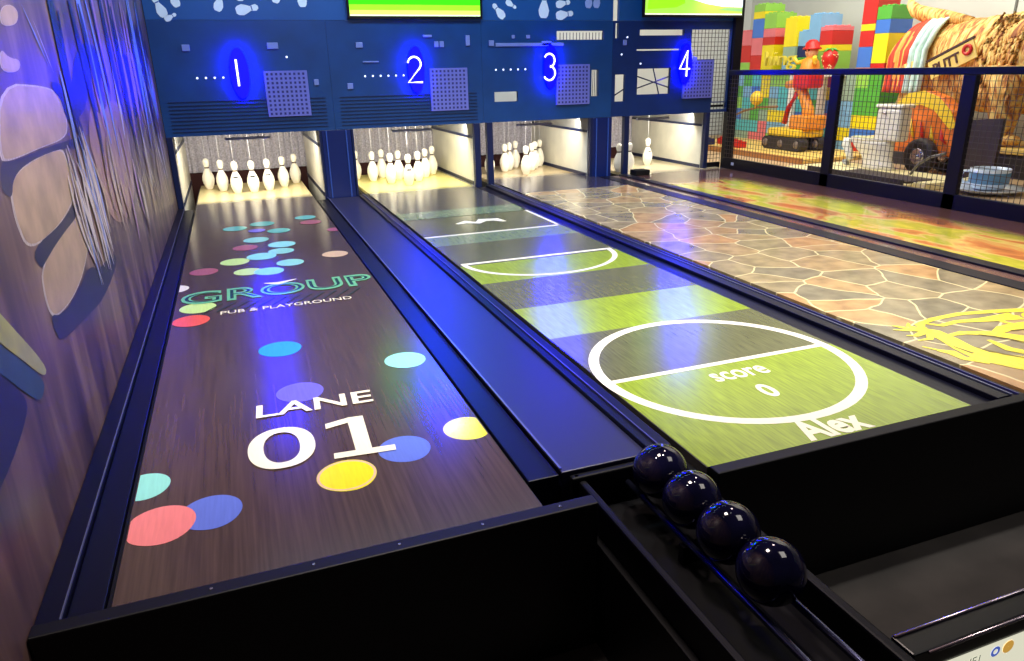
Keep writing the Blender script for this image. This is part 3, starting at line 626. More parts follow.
for k in range(6):
    a0 = -PI/2-.5+k*.16; a1 = a0+.16; r = .0482
    poly(bmp, [(r*math.cos(a0), r*math.sin(a0), .146), (r*math.cos(a1), r*math.sin(a1), .146), (.0435*math.cos(a1), .0435*math.sin(a1), .16), (.0435*math.cos(a0), .0435*math.sin(a0), .16)])
mk_me = bpy.data.meshes.new('pin_mark'); bmp.to_mesh(mk_me); bmp.free(); mk_me.materials.append(mat('pin_mark_black', (20, 18, 20), .5))
def pin(x, y, label, group, mark=False):
    t = thing('bowling_pin', label, 'bowling pin', (x, y, .001), group)
    for n, me in (('pin_body', pin_me), ('string', str_me), ('neck_band', neck_me))+((('printed_mark', mk_me),) if mark else ()):
        o = bpy.data.objects.new(n, me); COL.objects.link(o); o.parent = t
ORD = ['leftmost', 'second from left', 'third from left', 'fourth from left', 'fifth from left', 'sixth from left', 'seventh from left', 'eighth from left', 'ninth from left', 'tenth from left']
pin_sets = [('the first lane', [(.092, 6.458, 0), (.224, 6.243, 0), (.352, 6.036, 1), (.505, 6.023, 1), (.651, 6.085, 1), (.803, 6.253, 0), (.935, 6.461, 0)]),
            ('the second lane', [(1.56, 6.42, 0), (1.698, 6.205, 0), (1.832, 6.40, 0), (1.834, 5.938, 0), (1.967, 6.181, 0), (1.974, 5.739, 1), (2.128, 5.969, 0), (2.268, 6.229, 0), (2.398, 6.427, 0)]),
            ('the third lane', [(2.958, 6.112, 0), (3.174, 6.224, 0), (3.268, 6.33, 0), (3.403, 6.494, 0), (3.29, 5.879, 0), (3.477, 6.17, 0), (3.571, 6.31, 0), (3.699, 6.481, 0)]),
            ('the fourth lane', [(4.25, 5.576, 0), (4.385, 5.589, 0), (4.819, 5.937, 1)])]
for nm, ps in pin_sets:
    for k, (x, y, mk) in enumerate(ps):
        lab = 'white bowling pin on the deck of %s, %s' % (nm, ORD[k] if k < len(ps)-1 else 'rightmost')
        pin(x, y, lab, 'pins on the deck of %s' % nm, bool(mk))

# ------------------------------------------------------------------ ball rack with four balls
rackm = mat('rack_black', (4, 4, 9), .5, spec=.2)
t = thing('ball_rack', 'black ball return track running toward the viewer right of the first lane', 'ball rack', (1.32, -.7, FZ))
bm = bmesh.new(); box(bm, 1.142, 1.505, -1.45, .143, FZ+.001, -.13); obj('base', bm, rackm, t, bevel=.005)
bm = bmesh.new(); box(bm, 1.16, 1.182, -1.45, .117, -.129, -.03); obj('side_panel', bm, rackm, t, bevel=.006)
bm = bmesh.new(); box(bm, 1.478, 1.505, -1.45, -.05, -.129, -.05); obj('side_panel', bm, rackm, t, bevel=.006)
bm = bmesh.new(); box(bm, 1.142, 1.477, .118, .143, -.129, -.02); obj('end_panel', bm, rackm, t, bevel=.006)
for x in (1.315, 1.413):
    bm = bmesh.new(); tube(bm, [(x, -1.45, -.066), (x, .112, -.066)], .009, 10); obj('rail', bm, mat('dark_steel_rail', (70, 74, 105), .22, .9), t)
for y_ in (-1.2, -.7, -.2):
    bm = bmesh.new(); box(bm, 1.30, 1.43, y_, y_+.02, -.128, -.076); obj('bracket', bm, rackm, t)
bm = bmesh.new(); lathe(bm, [(.006, 0), (.005, -.003)], (1.16, .13-.0, -.02), 10); obj('screw', bm, chrome, t)
ballm = mat('ball_dark_blue', (16, 15, 44), .07, spec=.7, noise=.5, scale=12)
for k, (y_, lab) in enumerate([(-.437, 'dark blue-black bowling ball nearest the viewer on the track'), (-.284, 'dark blue bowling ball second nearest the viewer on the track'),
                               (-.131, 'dark blue bowling ball second from the far end of the track'), (.022, 'dark blue bowling ball at the far end of the track by the pitch lane')]):
    bm = bmesh.new(); sphere(bm, (0, 0, 0), .0755, 48); o = obj('bowling_ball', bm, ballm); o.location = (1.364, y_, .0085); tag(o, lab, 'bowling ball', 'bowling balls on the track')
    o.rotation_euler = (.6*k, .3, .2*k)

# lane console in the lower right
t = thing('lane_console', 'black console with lit LANE 1 panel and silver trim in the corner', 'console', (1.95, -.66, FZ))
bm = bmesh.new(); box(bm, 1.56, 2.5, -.66, -.60, FZ+.001, -.10); obj('housing', bm, black, t, bevel=.004)
for zz, yy, x_ in ((-.0985, -.606, 1.562), (-.105, -.6615, 1.60)):
    bm = bmesh.new(); tube(bm, [(x_, yy, zz), (2.49, yy, zz)], .004, 8); obj('trim_bar', bm, chrome, t)
bm = bmesh.new(); poly(bm, [(1.655, -.6615, -.36), (2.40, -.6615, -.36), (2.40, -.6615, -.150), (1.655, -.6615, -.150)])
sc = obj('screen', bm, mat('console_screen', (232, 230, 205), .3, emit=.85, spec=.1), t, fix=False)
bm = bmesh.new(); Mx = Matrix.Translation((1.725, -.6625, -.192)) @ Matrix.Rotation(PI/2, 4, 'X')
put_text(bm, text_mesh('LANE1', .05, w=.085, h=.022), Mx); obj('screen_lettering', bm, mat('console_grey_text', (130, 140, 130), .4, emit=.3), sc, fix=False)
bm = bmesh.new()
for k in range(28):
    a = 2*PI*k/28; b = 2*PI*(k+1)/28
    poly(bm, [(1.815+r*math.cos(q), -.6625, -.178+r*math.sin(q)) for r, q in ((.007, a), (.014, a), (.014, b), (.007, b))])
    poly(bm, [(1.855+r*math.cos(q), -.6625, -.178+r*math.sin(q)) for r, q in ((.0005, a), (.017, a), (.017, b), (.0005, b))], 1)
obj('screen_symbol', bm, [mat('symbol_blue', (90, 115, 210), .4, emit=.6), mat('symbol_orange', (235, 180, 80), .4, emit=.6)], sc, fix=False)

# ------------------------------------------------------------------ mesh fence along lane four
fb = mat('fence_black', (9, 7, 18), .4, spec=.25)
FX = 5.425
t = thing('mesh_fence', 'black framed wire mesh fence between the fourth lane and the playground', 'fence', (FX, 2.6, FZ))
bm = bmesh.new(); box(bm, FX-.022, FX+.022, -.6, HY-.05, -.05, .115); obj('bottom_rail', bm, fb, t, bevel=.006)
bm = bmesh.new(); box(bm, FX-.022, FX+.022, -.6, HY-.05, .965, 1.018); obj('top_rail', bm, fb, t, bevel=.006)
ys = [HY-.07, 3.80, 2.51, 1.22, -.07]
for k, y_ in enumerate(ys[1:]):
    bm = bmesh.new(); box(bm, FX-.022, FX+.022, y_-.055, y_+.055, FZ+.001, .966); obj('post', bm, fb, t, bevel=.006)
for a, b in zip([HY-.05]+[q-.055 for q in ys[1:]], [q+.055 for q in ys[1:]]):
    bm = bmesh.new(); n = int((a-b)/.043)
    for k in range(1, n): y_ = b+(a-b)*k/n; box(bm, FX-.002, FX+.002, y_-.0016, y_+.0016, .115, .966)
    for k in range(1, 20): z_ = .115+.851*k/20; box(bm, FX-.002, FX+.002, b, a, z_-.0016, z_+.0016)
    obj('wire_mesh', bm, mat('wire_black', (66, 60, 54), .5), t, fix=False)
bm = bmesh.new(); box(bm, FX-.028, FX-.023, 5.12, 5.16, .045, .075); obj('sticker', bm, mat('pale_sticker', (185, 190, 215), .5), t)
t = thing('tall_post', 'tall black square post where the mesh fence meets the machine of the fourth lane', 'post', (5.505, HY, FZ))
bm = bmesh.new(); box(bm, 5.452, 5.556, HY-.04, HY+.05, FZ+.001, 2.35); obj('post', bm, fb, t, bevel=.006)
t = thing('mesh_screen', 'black wire mesh screen beside the fourth machine frame', 'mesh screen', (5.2, HY+.07, .0))
bm = bmesh.new(); xa, xb, za, zb = 4.95, 5.45, .05, 1.43
for k in range(13): x_ = xa+(xb-xa)*k/12; lo = .64 if x_ < 5.24 else za; box(bm, x_-.0024, x_+.0024, HY+.062, HY+.066, lo, zb)
for k in range(33): z_ = za+(zb-za)*k/32; box(bm, (xa if z_ > .64 else 5.245), xb, HY+.062, HY+.066, z_-.0024, z_+.0024)
obj('wire_mesh', bm, mat('wire_black', (66, 60, 54), .5), t, fix=False)
bm = bmesh.new(); box(bm, 5.245, 5.45, HY+.058, HY+.07, .64, .665); obj('cross_rail', bm, fb, t)
bm = bmesh.new(); box(bm, 5.245, 5.45, HY+.05, HY+.075, -.05, .049); obj('bottom_rail', bm, fb, t)

# ------------------------------------------------------------------ playground behind the fence
BC = {'red': (205, 40, 32), 'pink': (232, 120, 125), 'yellow': (245, 222, 30), 'blue': (70, 120, 205), 'sky': (130, 180, 215), 'green': (90, 175, 60), 'lime': (150, 205, 80), 'teal': (90, 190, 195), 'sage': (150, 175, 150), 'orange': (235, 140, 50), 'navy': (25, 40, 90)}
def bmat(c): return mat('block_'+c, BC[c], .3, noise=.06, scale=4)
def block(parent, xa, xb, ya, yb, za, zb, c, studs=False):
    bm = bmesh.new(); g = .003; box(bm, xa, xb, ya+g, yb-g, za+g, zb-.0)
    if studs:
        n = max(1, round((yb-ya)/.085))
        for k in range(n):
            for q in range(max(1, round((xb-xa)/.12))):
                lathe(bm, [(.026, 0), (.026, .018), (.022, .021)], (xa+.06+q*.12, ya+(yb-ya)*(k+.5)/n, zb), 12)
    return obj('block', bm, bmat(c), parent)
t = thing('block_wall', 'low wall of stacked coloured toy building blocks with many small bricks', 'block wall', (8.25, 7.3, PZ))
random.seed(3); ya, yb = 5.86, 9.0; cols_y = 15; rows = 6; dz = (.92-PZ)/rows; dy = (yb-ya)/cols_y
for r in range(rows):
    k = 0; off = (r % 2)
    y_ = ya
    while y_ < yb-.01:
        n = random.choice((1, 1, 2)); ye = min(yb, y_+n*dy); za = PZ+.001+r*dz; zc = za+dz/2; yc = (y_+ye)/2
        if yc < 6.15: c = 'green' if zc > .35 else random.choice(('blue', 'yellow'))
        elif yc < 6.35: c = ('red', 'yellow', 'red', 'yellow', 'red', 'lime')[r]
        elif yc < 6.8: c = 'sage' if zc > .5 else random.choice(('blue', 'sky', 'yellow'))
        else: c = random.choice(('sky', 'teal', 'sky', 'lime', 'yellow', 'red', 'blue', 'pink', 'sage', 'green', 'yellow', 'teal'))
        block(t, 8.1, 8.5, y_, ye, za, za+dz, c, studs=(r == rows-1)); y_ = ye
def tower(label, cols_):
    ys = [c[0] for c in cols_]+[c[1] for c in cols_]
    t = thing('block_tower', label, 'block tower', (8.3, (min(ys)+max(ys))/2, .921))
    for a, b, xa, segs in cols_:
        z0 = .9222
        for i, (z1, c) in enumerate(segs):
            block(t, xa, xa+.36, a, b, z0, z1, c, studs=(i == len(segs)-1)); z0 = z1
tower('tall tower of green, blue, pink and yellow toy blocks nearest the tall post',
      [(8.50, 8.80, 8.12, [(1.10, 'lime'), (1.35, 'red'), (1.56, 'pink')]), (8.235, 8.495, 8.12, [(1.2, 'red'), (1.45, 'pink'), (1.72, 'blue'), (1.82, 'yellow'), (1.92, 'lime')]),
       (7.96, 8.232, 8.12, [(1.34, 'yellow'), (1.45, 'red'), (1.57, 'pink'), (1.78, 'lime')])])
tower('stepped block tower with a yellow left column and a red right column',
      [(7.51, 7.76, 8.12, [(1.1, 'sky'), (1.3, 'sage'), (1.69, 'yellow')]), (7.275, 7.505, 8.16, [(1.15, 'green'), (1.3, 'navy'), (1.5, 'sky')]), (7.045, 7.27, 8.12, [(1.15, 'navy'), (1.34, 'lime'), (1.7, 'sky')]),
       (6.81, 7.04, 8.12, [(1.22, 'lime'), (1.30, 'yellow'), (1.48, 'red'), (1.53, 'pink')])])
tower('tall narrow block tower left of the dog with red and yellow columns',
      [(6.10, 6.33, 8.12, [(1.0, 'orange'), (1.25, 'blue'), (1.44, 'red'), (1.52, 'yellow'), (1.82, 'red')]), (5.87, 6.095, 8.12, [(1.05, 'red'), (1.4, 'yellow'), (1.56, 'blue'), (1.71, 'green')])])
# yellow letters on the block wall
t = thing('letter_sign', 'pale yellow standing letters on top of the block wall', 'letter sign', (8.13, 7.35, .93))
Mx = Matrix(((0, 0, -1, 8.0), (-1, 0, 0, 7.66), (0, 1, 0, .985), (0, 0, 0, 1)))
bm = bmesh.new(); put_text(bm, text_mesh('hing', .3, w=.66, h=.26, ext=.02), Mx); obj('letters', bm, mat('letter_yellow', (226, 206, 70), .5), t)
bm = bmesh.new(); box(bm, 7.99, 8.095, 7.2, 8.1, .955, .984); obj('shelf', bm, white, t)
bm = bmesh.new(); box(bm, 8.03, 8.09, 7.35, 7.45, PZ+.002, .954); obj('support', bm, white, t)

# toy digger
yel = mat('toy_yellow', (245, 205, 50), .35); org = mat('toy_orange', (238, 150, 50), .4, noise=.15, scale=8); redm = mat('toy_red', (205, 36, 30), .35)
trk = mat('rubber_black', (42, 36, 36), .6)
t = thing('stage_slab', 'pale yellow raised slab under the toy digger', 'platform', (7.5, 7.0, PZ))
bm = bmesh.new(); box(bm, 6.9, 8.08, 5.75, 8.7, PZ+.001, -.04); obj('slab', bm, mat('slab_yellow', (240, 205, 110), .45, noise=.15, scale=3), t, bevel=.01)
bm = bmesh.new(); box(bm, 6.86, 6.895, 5.75, 8.7, PZ+.001, -.03); obj('edge_board', bm, mat('slab_edge', (180, 120, 60), .5), t)
t = thing('toy_digger', 'yellow toy digger on black tracks with a tall bent arm', 'digger', (7.5, 6.72, -.04))
for x in (7.36, 7.68):
    bm = bmesh.new(); pts = []
    for k in range(16):
        a = PI/2+PI*k/15; pts.append((x, 7.02-.0+.075*-math.cos(a)*-1*-1, .05+.085*math.sin(a)))
    o2 = [(x, 7.03+.085*math.cos(-PI/2+PI*k/10), .048+.085*math.sin(-PI/2+PI*k/10)) for k in range(11)]+[(x, 6.42+.085*math.cos(PI/2+PI*k/10), .048+.085*math.sin(PI/2+PI*k/10)) for k in range(11)]
    prism(bm, o2, (.14, 0, 0)); tr = obj('track', bm, trk, t, bevel=.006)
    for y_ in (7.03, 6.73, 6.42):
        bm = bmesh.new(); lathe(bm, [(.05, 0), (.045, -.01), (.02, -.014)], (x, y_, .048), 20, axis='x'); obj('wheel', bm, mat('wheel_grey', (120, 105, 95), .5), tr)
bm = bmesh.new(); box(bm, 7.38, 7.8, 6.4, 7.05, .134, .24); obj('body', bm, yel, t, bevel=.03)
bm = bmesh.new(); box(bm, 7.42, 7.78, 6.36, 6.68, .241, .42); obj('cab', bm, org, t, bevel=.03)
bm = bmesh.new(); tube(bm, [(7.55, 6.45, .25), (7.55, 6.48, .5), (7.55, 6.62, .72), (7.55, 6.78, .82), (7.55, 6.92, .8)], [.09, .075, .065, .055, .05], 12); obj('boom', bm, org, t)
bm = bmesh.new(); tube(bm, [(7.5, 6.85, .3), (7.5, 6.8, .5), (7.5, 6.66, .7)], .035, 10); obj('piston', bm, redm, t)
bm = bmesh.new(); box(bm, 7.42, 7.68, 6.38, 6.70, .76, .955); obj('bucket', bm, redm, t, bevel=.04)
bm = bmesh.new(); tube(bm, [(7.4, 6.9, .52), (7.4, 7.3, .5), (7.4, 7.6, .44), (7.4, 7.9, .34)], .016, 8); obj('hook_arm', bm, mat('arm_brown', (150, 110, 60), .5), t)
bm = bmesh.new(); sphere(bm, (7.4, 7.35, .62), .09, 20, sc=(1, 1, 1.1)); lathe(bm, [(.02, -.13), (.02, 0)], (7.4, 7.35, .62), 8); obj('yellow_knob', bm, yel, t)
# red blocks on the slab
for k, (x, y_, z_, c, lab) in enumerate([(7.25, 7.75, -.038, 'red', 'red toy brick in front of the digger tracks'), (7.1, 7.35, -.038, 'red', 'flat red toy brick nearest the fence left of the digger'), (7.0, 7.95, -.038, 'navy', 'dark toy brick lying furthest left on the yellow slab')]):
    t = thing('toy_brick', lab, 'toy brick', (x, y_, z_)); block(t, x-.07, x+.07, y_-.16, y_+.16, z_, z_+.085, c, True)
# small figure with red cap and a strawberry
t = thing('toy_figure', 'toy figure with a red cap and yellow coat on the block wall', 'toy figure', (7.95, 7.0, .93))
bm = bmesh.new(); box(bm, 7.78, 8.095, 6.45, 7.1, .90, .93); obj('shelf', bm, white, t)
bm = bmesh.new(); box(bm, 7.97, 8.03, 6.7, 6.8, -.04+.002, .899); obj('support', bm, white, t)
bm = bmesh.new(); lathe(bm, [(.13, .0), (.14, .05), (.11, .16), (.07, .21), (.03, .23)], (7.9, 6.92, .931), 24); obj('coat', bm, org, t)
bm = bmesh.new(); sphere(bm, (7.9, 6.92, 1.215), .085, 24); sphere(bm, (7.815, 6.92, 1.205), .02, 10); obj('head', bm, mat('skin_peach', (236, 178, 130), .5), t)
bm = bmesh.new(); lathe(bm, [(.125, .0), (.12, .02), (.095, .03), (.09, .08), (.05, .12), (.01, .13)], (7.9, 6.92, 1.245), 24); obj('cap', bm, redm, t)
for s in (-1, 1):
    bm = bmesh.new(); tube(bm, [(7.88, 6.92+s*.09, 1.1), (7.82, 6.92+s*.17, 1.08), (7.78, 6.92+s*.2, 1.15)], [.035, .03, .028], 10); obj('arm', bm, yel, t)
    bm = bmesh.new(); sphere(bm, (7.823, 6.92+s*.03, 1.235), .013, 10); obj('eye', bm, trk, t)
t = thing('strawberry', 'big red toy strawberry with pale seeds beside the figure', 'strawberry', (7.93, 6.6, .93))
bm = bmesh.new(); lathe(bm, [(.01, 0), (.05, .04), (.095, .14), (.105, .21), (.085, .27), (.03, .3)], (7.93, 6.6, .932), 24); st = obj('fruit', bm, redm, t)
bm = bmesh.new(); 
for k in range(40):
    a = random.uniform(0, 2*PI); h = random.uniform(.05, .24); r = .05+(.055)*min(1, (h-.03)/.15)
    sphere(bm, (7.93+r*math.cos(a), 6.6+r*math.sin(a), .932+h), .009, 6)
obj('seeds', bm, mat('seed_cream', (245, 215, 150), .5), t)
bm = bmesh.new()
for k in range(6): a = k*PI/3; tube(bm, [(7.93, 6.6, 1.232), (7.93+.05*math.cos(a), 6.6+.05*math.sin(a), 1.24), (7.93+.1*math.cos(a), 6.6+.1*math.sin(a), 1.21)], [.012, .016, .004], 6)
obj('leaf', bm, bmat('green'), t)

# golf platforms
t = thing('golf_platform', 'pale yellow golf platform with dark rim under the white toilet', 'platform', (7.1, 4.4, PZ))
bm = bmesh.new(); box(bm, 6.35, 7.2, 3.75, 5.42, PZ+.001, -.05); obj('deck', bm, mat('deck_cream', (235, 222, 165), .5, noise=.1, scale=4), t, bevel=.008)
bm = bmesh.new(); box(bm, 6.30, 6.345, 3.75, 5.0, PZ+.001, .0); obj('rim', bm, trk, t)
bm = bmesh.new(); box(bm, 6.42, 6.75, 3.78, 4.7, -.049, -.03); obj('dark_mat', bm, mat('mat_dark', (60, 48, 44), .8), t)
t = thing('golf_platform', 'small pale golf platform left of the teacup', 'platform', (6.6, 3.5, PZ))
bm = bmesh.new(); box(bm, 6.45, 7.2, 3.61, 3.74, PZ+.001, -.03); obj('deck', bm, mat('deck_cream', (235, 222, 165), .5, noise=.1, scale=4), t, bevel=.008)

# toilet sculpture
pc = mat('porcelain', (240, 232, 215), .2, coat=.4)
t = thing('toilet', 'white toilet sculpture with curved bowl and square tank', 'toilet', (7.0, 4.75, -.05))
bm = bmesh.new(); box(bm, 6.96, 7.13, 4.46, 4.78, .26, .60); obj('tank', bm, pc, t, bevel=.03)
bm = bmesh.new(); box(bm, 6.945, 7.145, 4.445, 4.795, .601, .64); obj('tank_lid', bm, pc, t, bevel=.015)
def loft(bm, secs, n=28, mi=0):
    """secs: (cx, cy, z, rx, ry)"""
    rings = [[bm.verts.new((cx+rx*math.cos(2*PI*k/n), cy+ry*math.sin(2*PI*k/n), z)) for k in range(n)] for cx, cy, z, rx, ry in secs]
    for i in range(len(rings)-1):
        for k in range(n):
            f = bm.faces.new([rings[i][k], rings[i][(k+1) % n], rings[i+1][(k+1) % n], rings[i+1][k]]); f.smooth = True; f.material_index = mi
    bm.faces.new(rings[0][::-1]); bm.faces.new(rings[-1])
bm = bmesh.new(); loft(bm, [(7.05, 4.74, -.048, .11, .22), (7.05, 4.75, .0, .09, .2), (7.05, 4.78, .08, .09, .2), (7.05, 4.83, .16, .12, .25), (7.05, 4.86, .22, .14, .27), (7.05, 4.86, .25, .14, .27)]); obj('bowl', bm, pc, t)
bm = bmesh.new(); loft(bm, [(7.05, 4.87, .251, .145, .275), (7.05, 4.87, .272, .15, .28), (7.05, 4.87, .278, .14, .27)]); obj('seat', bm, pc, t)
bm = bmesh.new(); tube(bm, [(6.99, 5.17, .25), (6.99, 5.18, .18), (6.99, 5.12, .1), (6.99, 5.1, .03), (6.99, 5.15, -.02)], [.04, .05, .045, .04, .05], 12); obj('front_leg', bm, white, t)
bm = bmesh.new(); tube(bm, [(6.955, 4.7, .55), (6.94, 4.64, .545)], .012, 8); obj('flush_handle', bm, chrome, t)

# toy car: orange dome body with one wheel showing
t = thing('toy_car', 'orange and yellow domed toy car with a black wheel', 'toy car', (7.55, 4.5, PZ))
bm = bmesh.new(); o2 = [(7.42, 4.98, .10), (7.42, 5.0, .45), (7.42, 4.95, .62), (7.42, 4.82, .73), (7.42, 4.62, .76), (7.42, 4.42, .70), (7.42, 4.25, .56), (7.42, 4.15, .38), (7.42, 4.1, .10)]
prism(bm, o2, (.22, 0, 0)); obj('body', bm, mat('car_orange', (232, 120, 45), .35, noise=.35, scale=9), t, bevel=.05)
bm = bmesh.new(); 
for a, b in zip(range(8), range(1, 9)):
    pass
rim = [(4.99, .45), (4.94, .62), (4.81, .735), (4.62, .765), (4.42, .705), (4.25, .565), (4.16, .42)]
inner = [(4.9, .45), (4.86, .53), (4.77, .60), (4.62, .62), (4.45, .57), (4.32, .46), (4.22, .38)]
prism(bm, [(7.405, y_, z_) for y_, z_ in rim]+[(7.405, y_, z_) for y_, z_ in inner[::-1]], (.012, 0, 0)); obj('roof_band', bm, yel, t)
for k in range(5):
    bm = bmesh.new(); y_ = 4.85-.13*k; tube(bm, [(7.408, y_, .5-.03*k), (7.404, y_-.03, .36-.02*k), (7.404, y_-.09, .24)], [.008, .02, .006], 6); obj('flame_stripe', bm, redm if k % 2 == 0 else yel, t)
for x, y_ in ((7.33, 4.48), (7.72, 4.48)):
    bm = bmesh.new(); lathe(bm, [(.05, -.0), (.1, -.03), (.155, -.045), (.185, -.02), (.19, .03), (.18, .07), (.12, .085)], (x, y_, .092), 36, axis='x'); wh = obj('wheel', bm, trk, t)
    bm = bmesh.new(); lathe(bm, [(.09, -.0), (.09, -.035), (.06, -.045), (.03, -.03), (.02, -.055)], (x-.003, y_, .092), 24, axis='x'); obj('hub', bm, chrome, wh)
t = thing('bent_pipe', 'thin grey bent pipe rising beside the toy car wheel', 'pipe', (7.0, 4.2, -.05))
bm = bmesh.new(); tube(bm, [(6.95, 4.22, -.045), (6.95, 4.15, .06), (6.95, 4.02, .15), (6.95, 3.85, .2)], .014, 8); obj('pipe', bm, mat('pipe_grey', (110, 105, 100), .4, .5), t)

# dark board and teacup
t = thing('upright_board', 'dark brown upright board behind the fence post beside the teacup', 'board', (7.27, 3.8, PZ))
bm = bmesh.new(); prism(bm, [(7.25, 4.00, PZ+.001), (7.25, 3.56, PZ+.001), (7.27, 3.56, .535), (7.27, 4.02, .495)], (.035, 0, 0)); obj('board', bm, mat('board_brown', (52, 36, 32), .45, noise=.3, scale=5), t)
bm = bmesh.new(); box(bm, 7.286, 7.33, 3.7, 3.85, PZ+.001, .2); obj('foot', bm, trk, t)
cupm = mat('teacup_white', (215, 228, 240), .2, coat=.4)
t = thing('teacup', 'large white and blue teacup on a saucer behind the fence', 'teacup', (6.85, 3.10, PZ))
bm = bmesh.new(); lathe(bm, [(.12, .0), (.2, .012), (.30, .045), (.31, .055), (.2, .035), (.1, .03)], (6.85, 3.28, PZ+.002), 40); obj('saucer', bm, cupm, t)
bm = bmesh.new(); lathe(bm, [(.09, .036), (.13, .05), (.155, .09), (.162, .17), (.165, .225), (.155, .226), (.15, .17), (.14, .09), (.05, .06)], (6.85, 3.28, PZ+.002), 40); cup = obj('cup', bm, cupm, t)
bm = bmesh.new(); lathe(bm, [(.1575, .095), (.163, .1), (.166, .19), (.1645, .195)], (6.85, 3.28, PZ+.002), 40); obj('blue_glaze', bm, mat('glaze_blue', (95, 140, 175), .2, noise=.2, scale=9), cup)
bm = bmesh.new(); tube(bm, [(6.80, 3.425, .09), (6.79, 3.495, .085), (6.79, 3.52, .03), (6.79, 3.48, -.02), (6.80, 3.425, -.01)], .014, 10); obj('handle', bm, cupm, cup)

# dog sculpture
from mathutils import noise as NZ
def furmat(name, a, b, c):
    M = bpy.data.materials.new(name); M.use_nodes = True; nt = M.node_tree; bs = nt.nodes['Principled BSDF']; L = nt.links.new
    tc = nt.nodes.new('ShaderNodeTexCoord'); mp = nt.nodes.new('ShaderNodeMapping'); mp.inputs['Rotation'].default_value = (.6, 0, 0); mp.inputs['Scale'].default_value = (3, 9, 2.5)
    n1 = nt.nodes.new('ShaderNodeTexNoise'); n1.inputs['Scale'].default_value = 2.6; n1.inputs['Detail'].default_value = 5; n1.inputs['Distortion'].default_value = 1.2
    L(tc.outputs['Object'], mp.inputs[0]); L(mp.outputs[0], n1.inputs[0])
    rp = nt.nodes.new('ShaderNodeValToRGB'); e = rp.color_ramp.elements; e[0].position = .36; e[0].color = (*lin(a), 1); e[1].position = .62; e[1].color = (*lin(c), 1); e.new(.48).color = (*lin(b), 1)
    L(n1.outputs['Fac'], rp.inputs[0]); L(rp.outputs[0], bs.inputs['Base Color']); bs.inputs['Roughness'].default_value = .6
    bp = nt.nodes.new('ShaderNodeBump'); bp.inputs['Strength'].default_value = .6; bp.inputs['Distance'].default_value = .04; L(n1.outputs['Fac'], bp.inputs['Height']); L(bp.outputs[0], bs.inputs['Normal'])
    return M
fur = furmat('dog_fur', (168, 96, 46), (232, 168, 78), (250, 220, 132))
t = thing('display_plinth', 'black plinth with yellow top band carrying the dog sculpture', 'plinth', (8.1, 4.1, PZ))
bm = bmesh.new(); box(bm, 7.85, 8.7, 2.2, 5.70, PZ+.001, .14); obj('base', bm, mat('plinth_dark', (44, 40, 40), .5), t, bevel=.01)
bm = bmesh.new(); box(bm, 7.83, 8.72, 2.18, 5.72, .141, .20); obj('top_band', bm, mat('plinth_yellow', (232, 196, 100), .5), t, bevel=.01)
t = thing('dog_sculpture', 'huge shaggy golden dog sculpture standing side on with curled tail', 'dog sculpture', (8.2, 4.5, .2))
bm = bmesh.new(); n = 56
secs = []   # y, zc, rx, rz
for y_, zc, rx, rz in [(5.50, 1.06, .05, .10), (5.46, 1.06, .22, .30), (5.36, 1.05, .32, .42), (5.15, 1.04, .36, .46), (4.9, 1.03, .36, .47), (4.6, 1.02, .37, .48), (4.3, 1.02, .39, .50), (4.05, 1.04, .40, .52), (3.85, 1.12, .36, .50), (3.65, 1.22, .30, .44), (3.45, 1.34, .27, .38), (3.3, 1.38, .28, .33), (3.1, 1.38, .26, .28), (2.95, 1.35, .20, .2), (2.8, 1.3, .15, .14), (2.68, 1.29, .11, .11), (2.62, 1.29, .03, .03)]: secs.append((y_, zc, rx, rz))
fine = []
for i in range(len(secs)-1):
    for q in range(7):
        wq = q/7; fine.append(tuple(secs[i][j]*(1-wq)+secs[i+1][j]*wq for j in range(4)))
fine.append(secs[-1]); rings = []
for y_, zc, rx, rz in fine:
    ring = []
    for k in range(n):
        a = 2*PI*k/n; p = Vector((8.2+rx*math.cos(a), y_, zc+rz*math.sin(a)))
        d = 1+.05*NZ.noise(Vector((p.x*3, (p.y+p.z*.8)*7, p.z*3)))+.02*NZ.noise(Vector((p.x*6, (p.y+p.z)*12, p.z*5)))
        ring.append(bm.verts.new((8.2+rx*math.cos(a)*d, y_, zc+rz*math.sin(a)*d)))
    rings.append(ring)
for i in range(len(rings)-1):
    for k in range(n):
        f = bm.faces.new([rings[i][k], rings[i][(k+1) % n], rings[i+1][(k+1) % n], rings[i+1][k]]); f.smooth = True
bm.faces.new(rings[0][::-1]); bm.faces.new(rings[-1])
# four legs, grown into the belly
for x, y_, hind in ((7.98, 5.25, 1), (8.42, 5.2, 1), (7.98, 4.08, 0), (8.42, 4.0, 0)):
    if hind: pts = [(x, y_, 1.0), (x-.02, y_-.1, .75), (x-.02, y_+.07, .5), (x-.02, y_+.02, .3), (x-.02, y_-.06, .225)]; rr = [.26, .2, .13, .09, .07]
    else: pts = [(x, y_, 1.0), (x-.01, y_, .7), (x-.01, y_, .45), (x-.01, y_, .3), (x-.01, y_-.05, .225)]; rr = [.26, .19, .13, .11, .07]
    tube(bm, pts, rr, 20); sphere(bm, (x-.01, y_-.1, .265), .1, 16, sc=(1, 1.3, .62))
dog = obj('body', bm, fur, t)
bm = bmesh.new(); tube(bm, [(8.1, 4.75, 1.46), (8.1, 5.1, 1.53), (8.1, 5.35, 1.57), (8.1, 5.50, 1.62), (8.1, 5.59, 1.70), (8.1, 5.62, 1.79)], [.05, .075, .085, .075, .05, .006], 14); obj('tail', bm, fur, t)
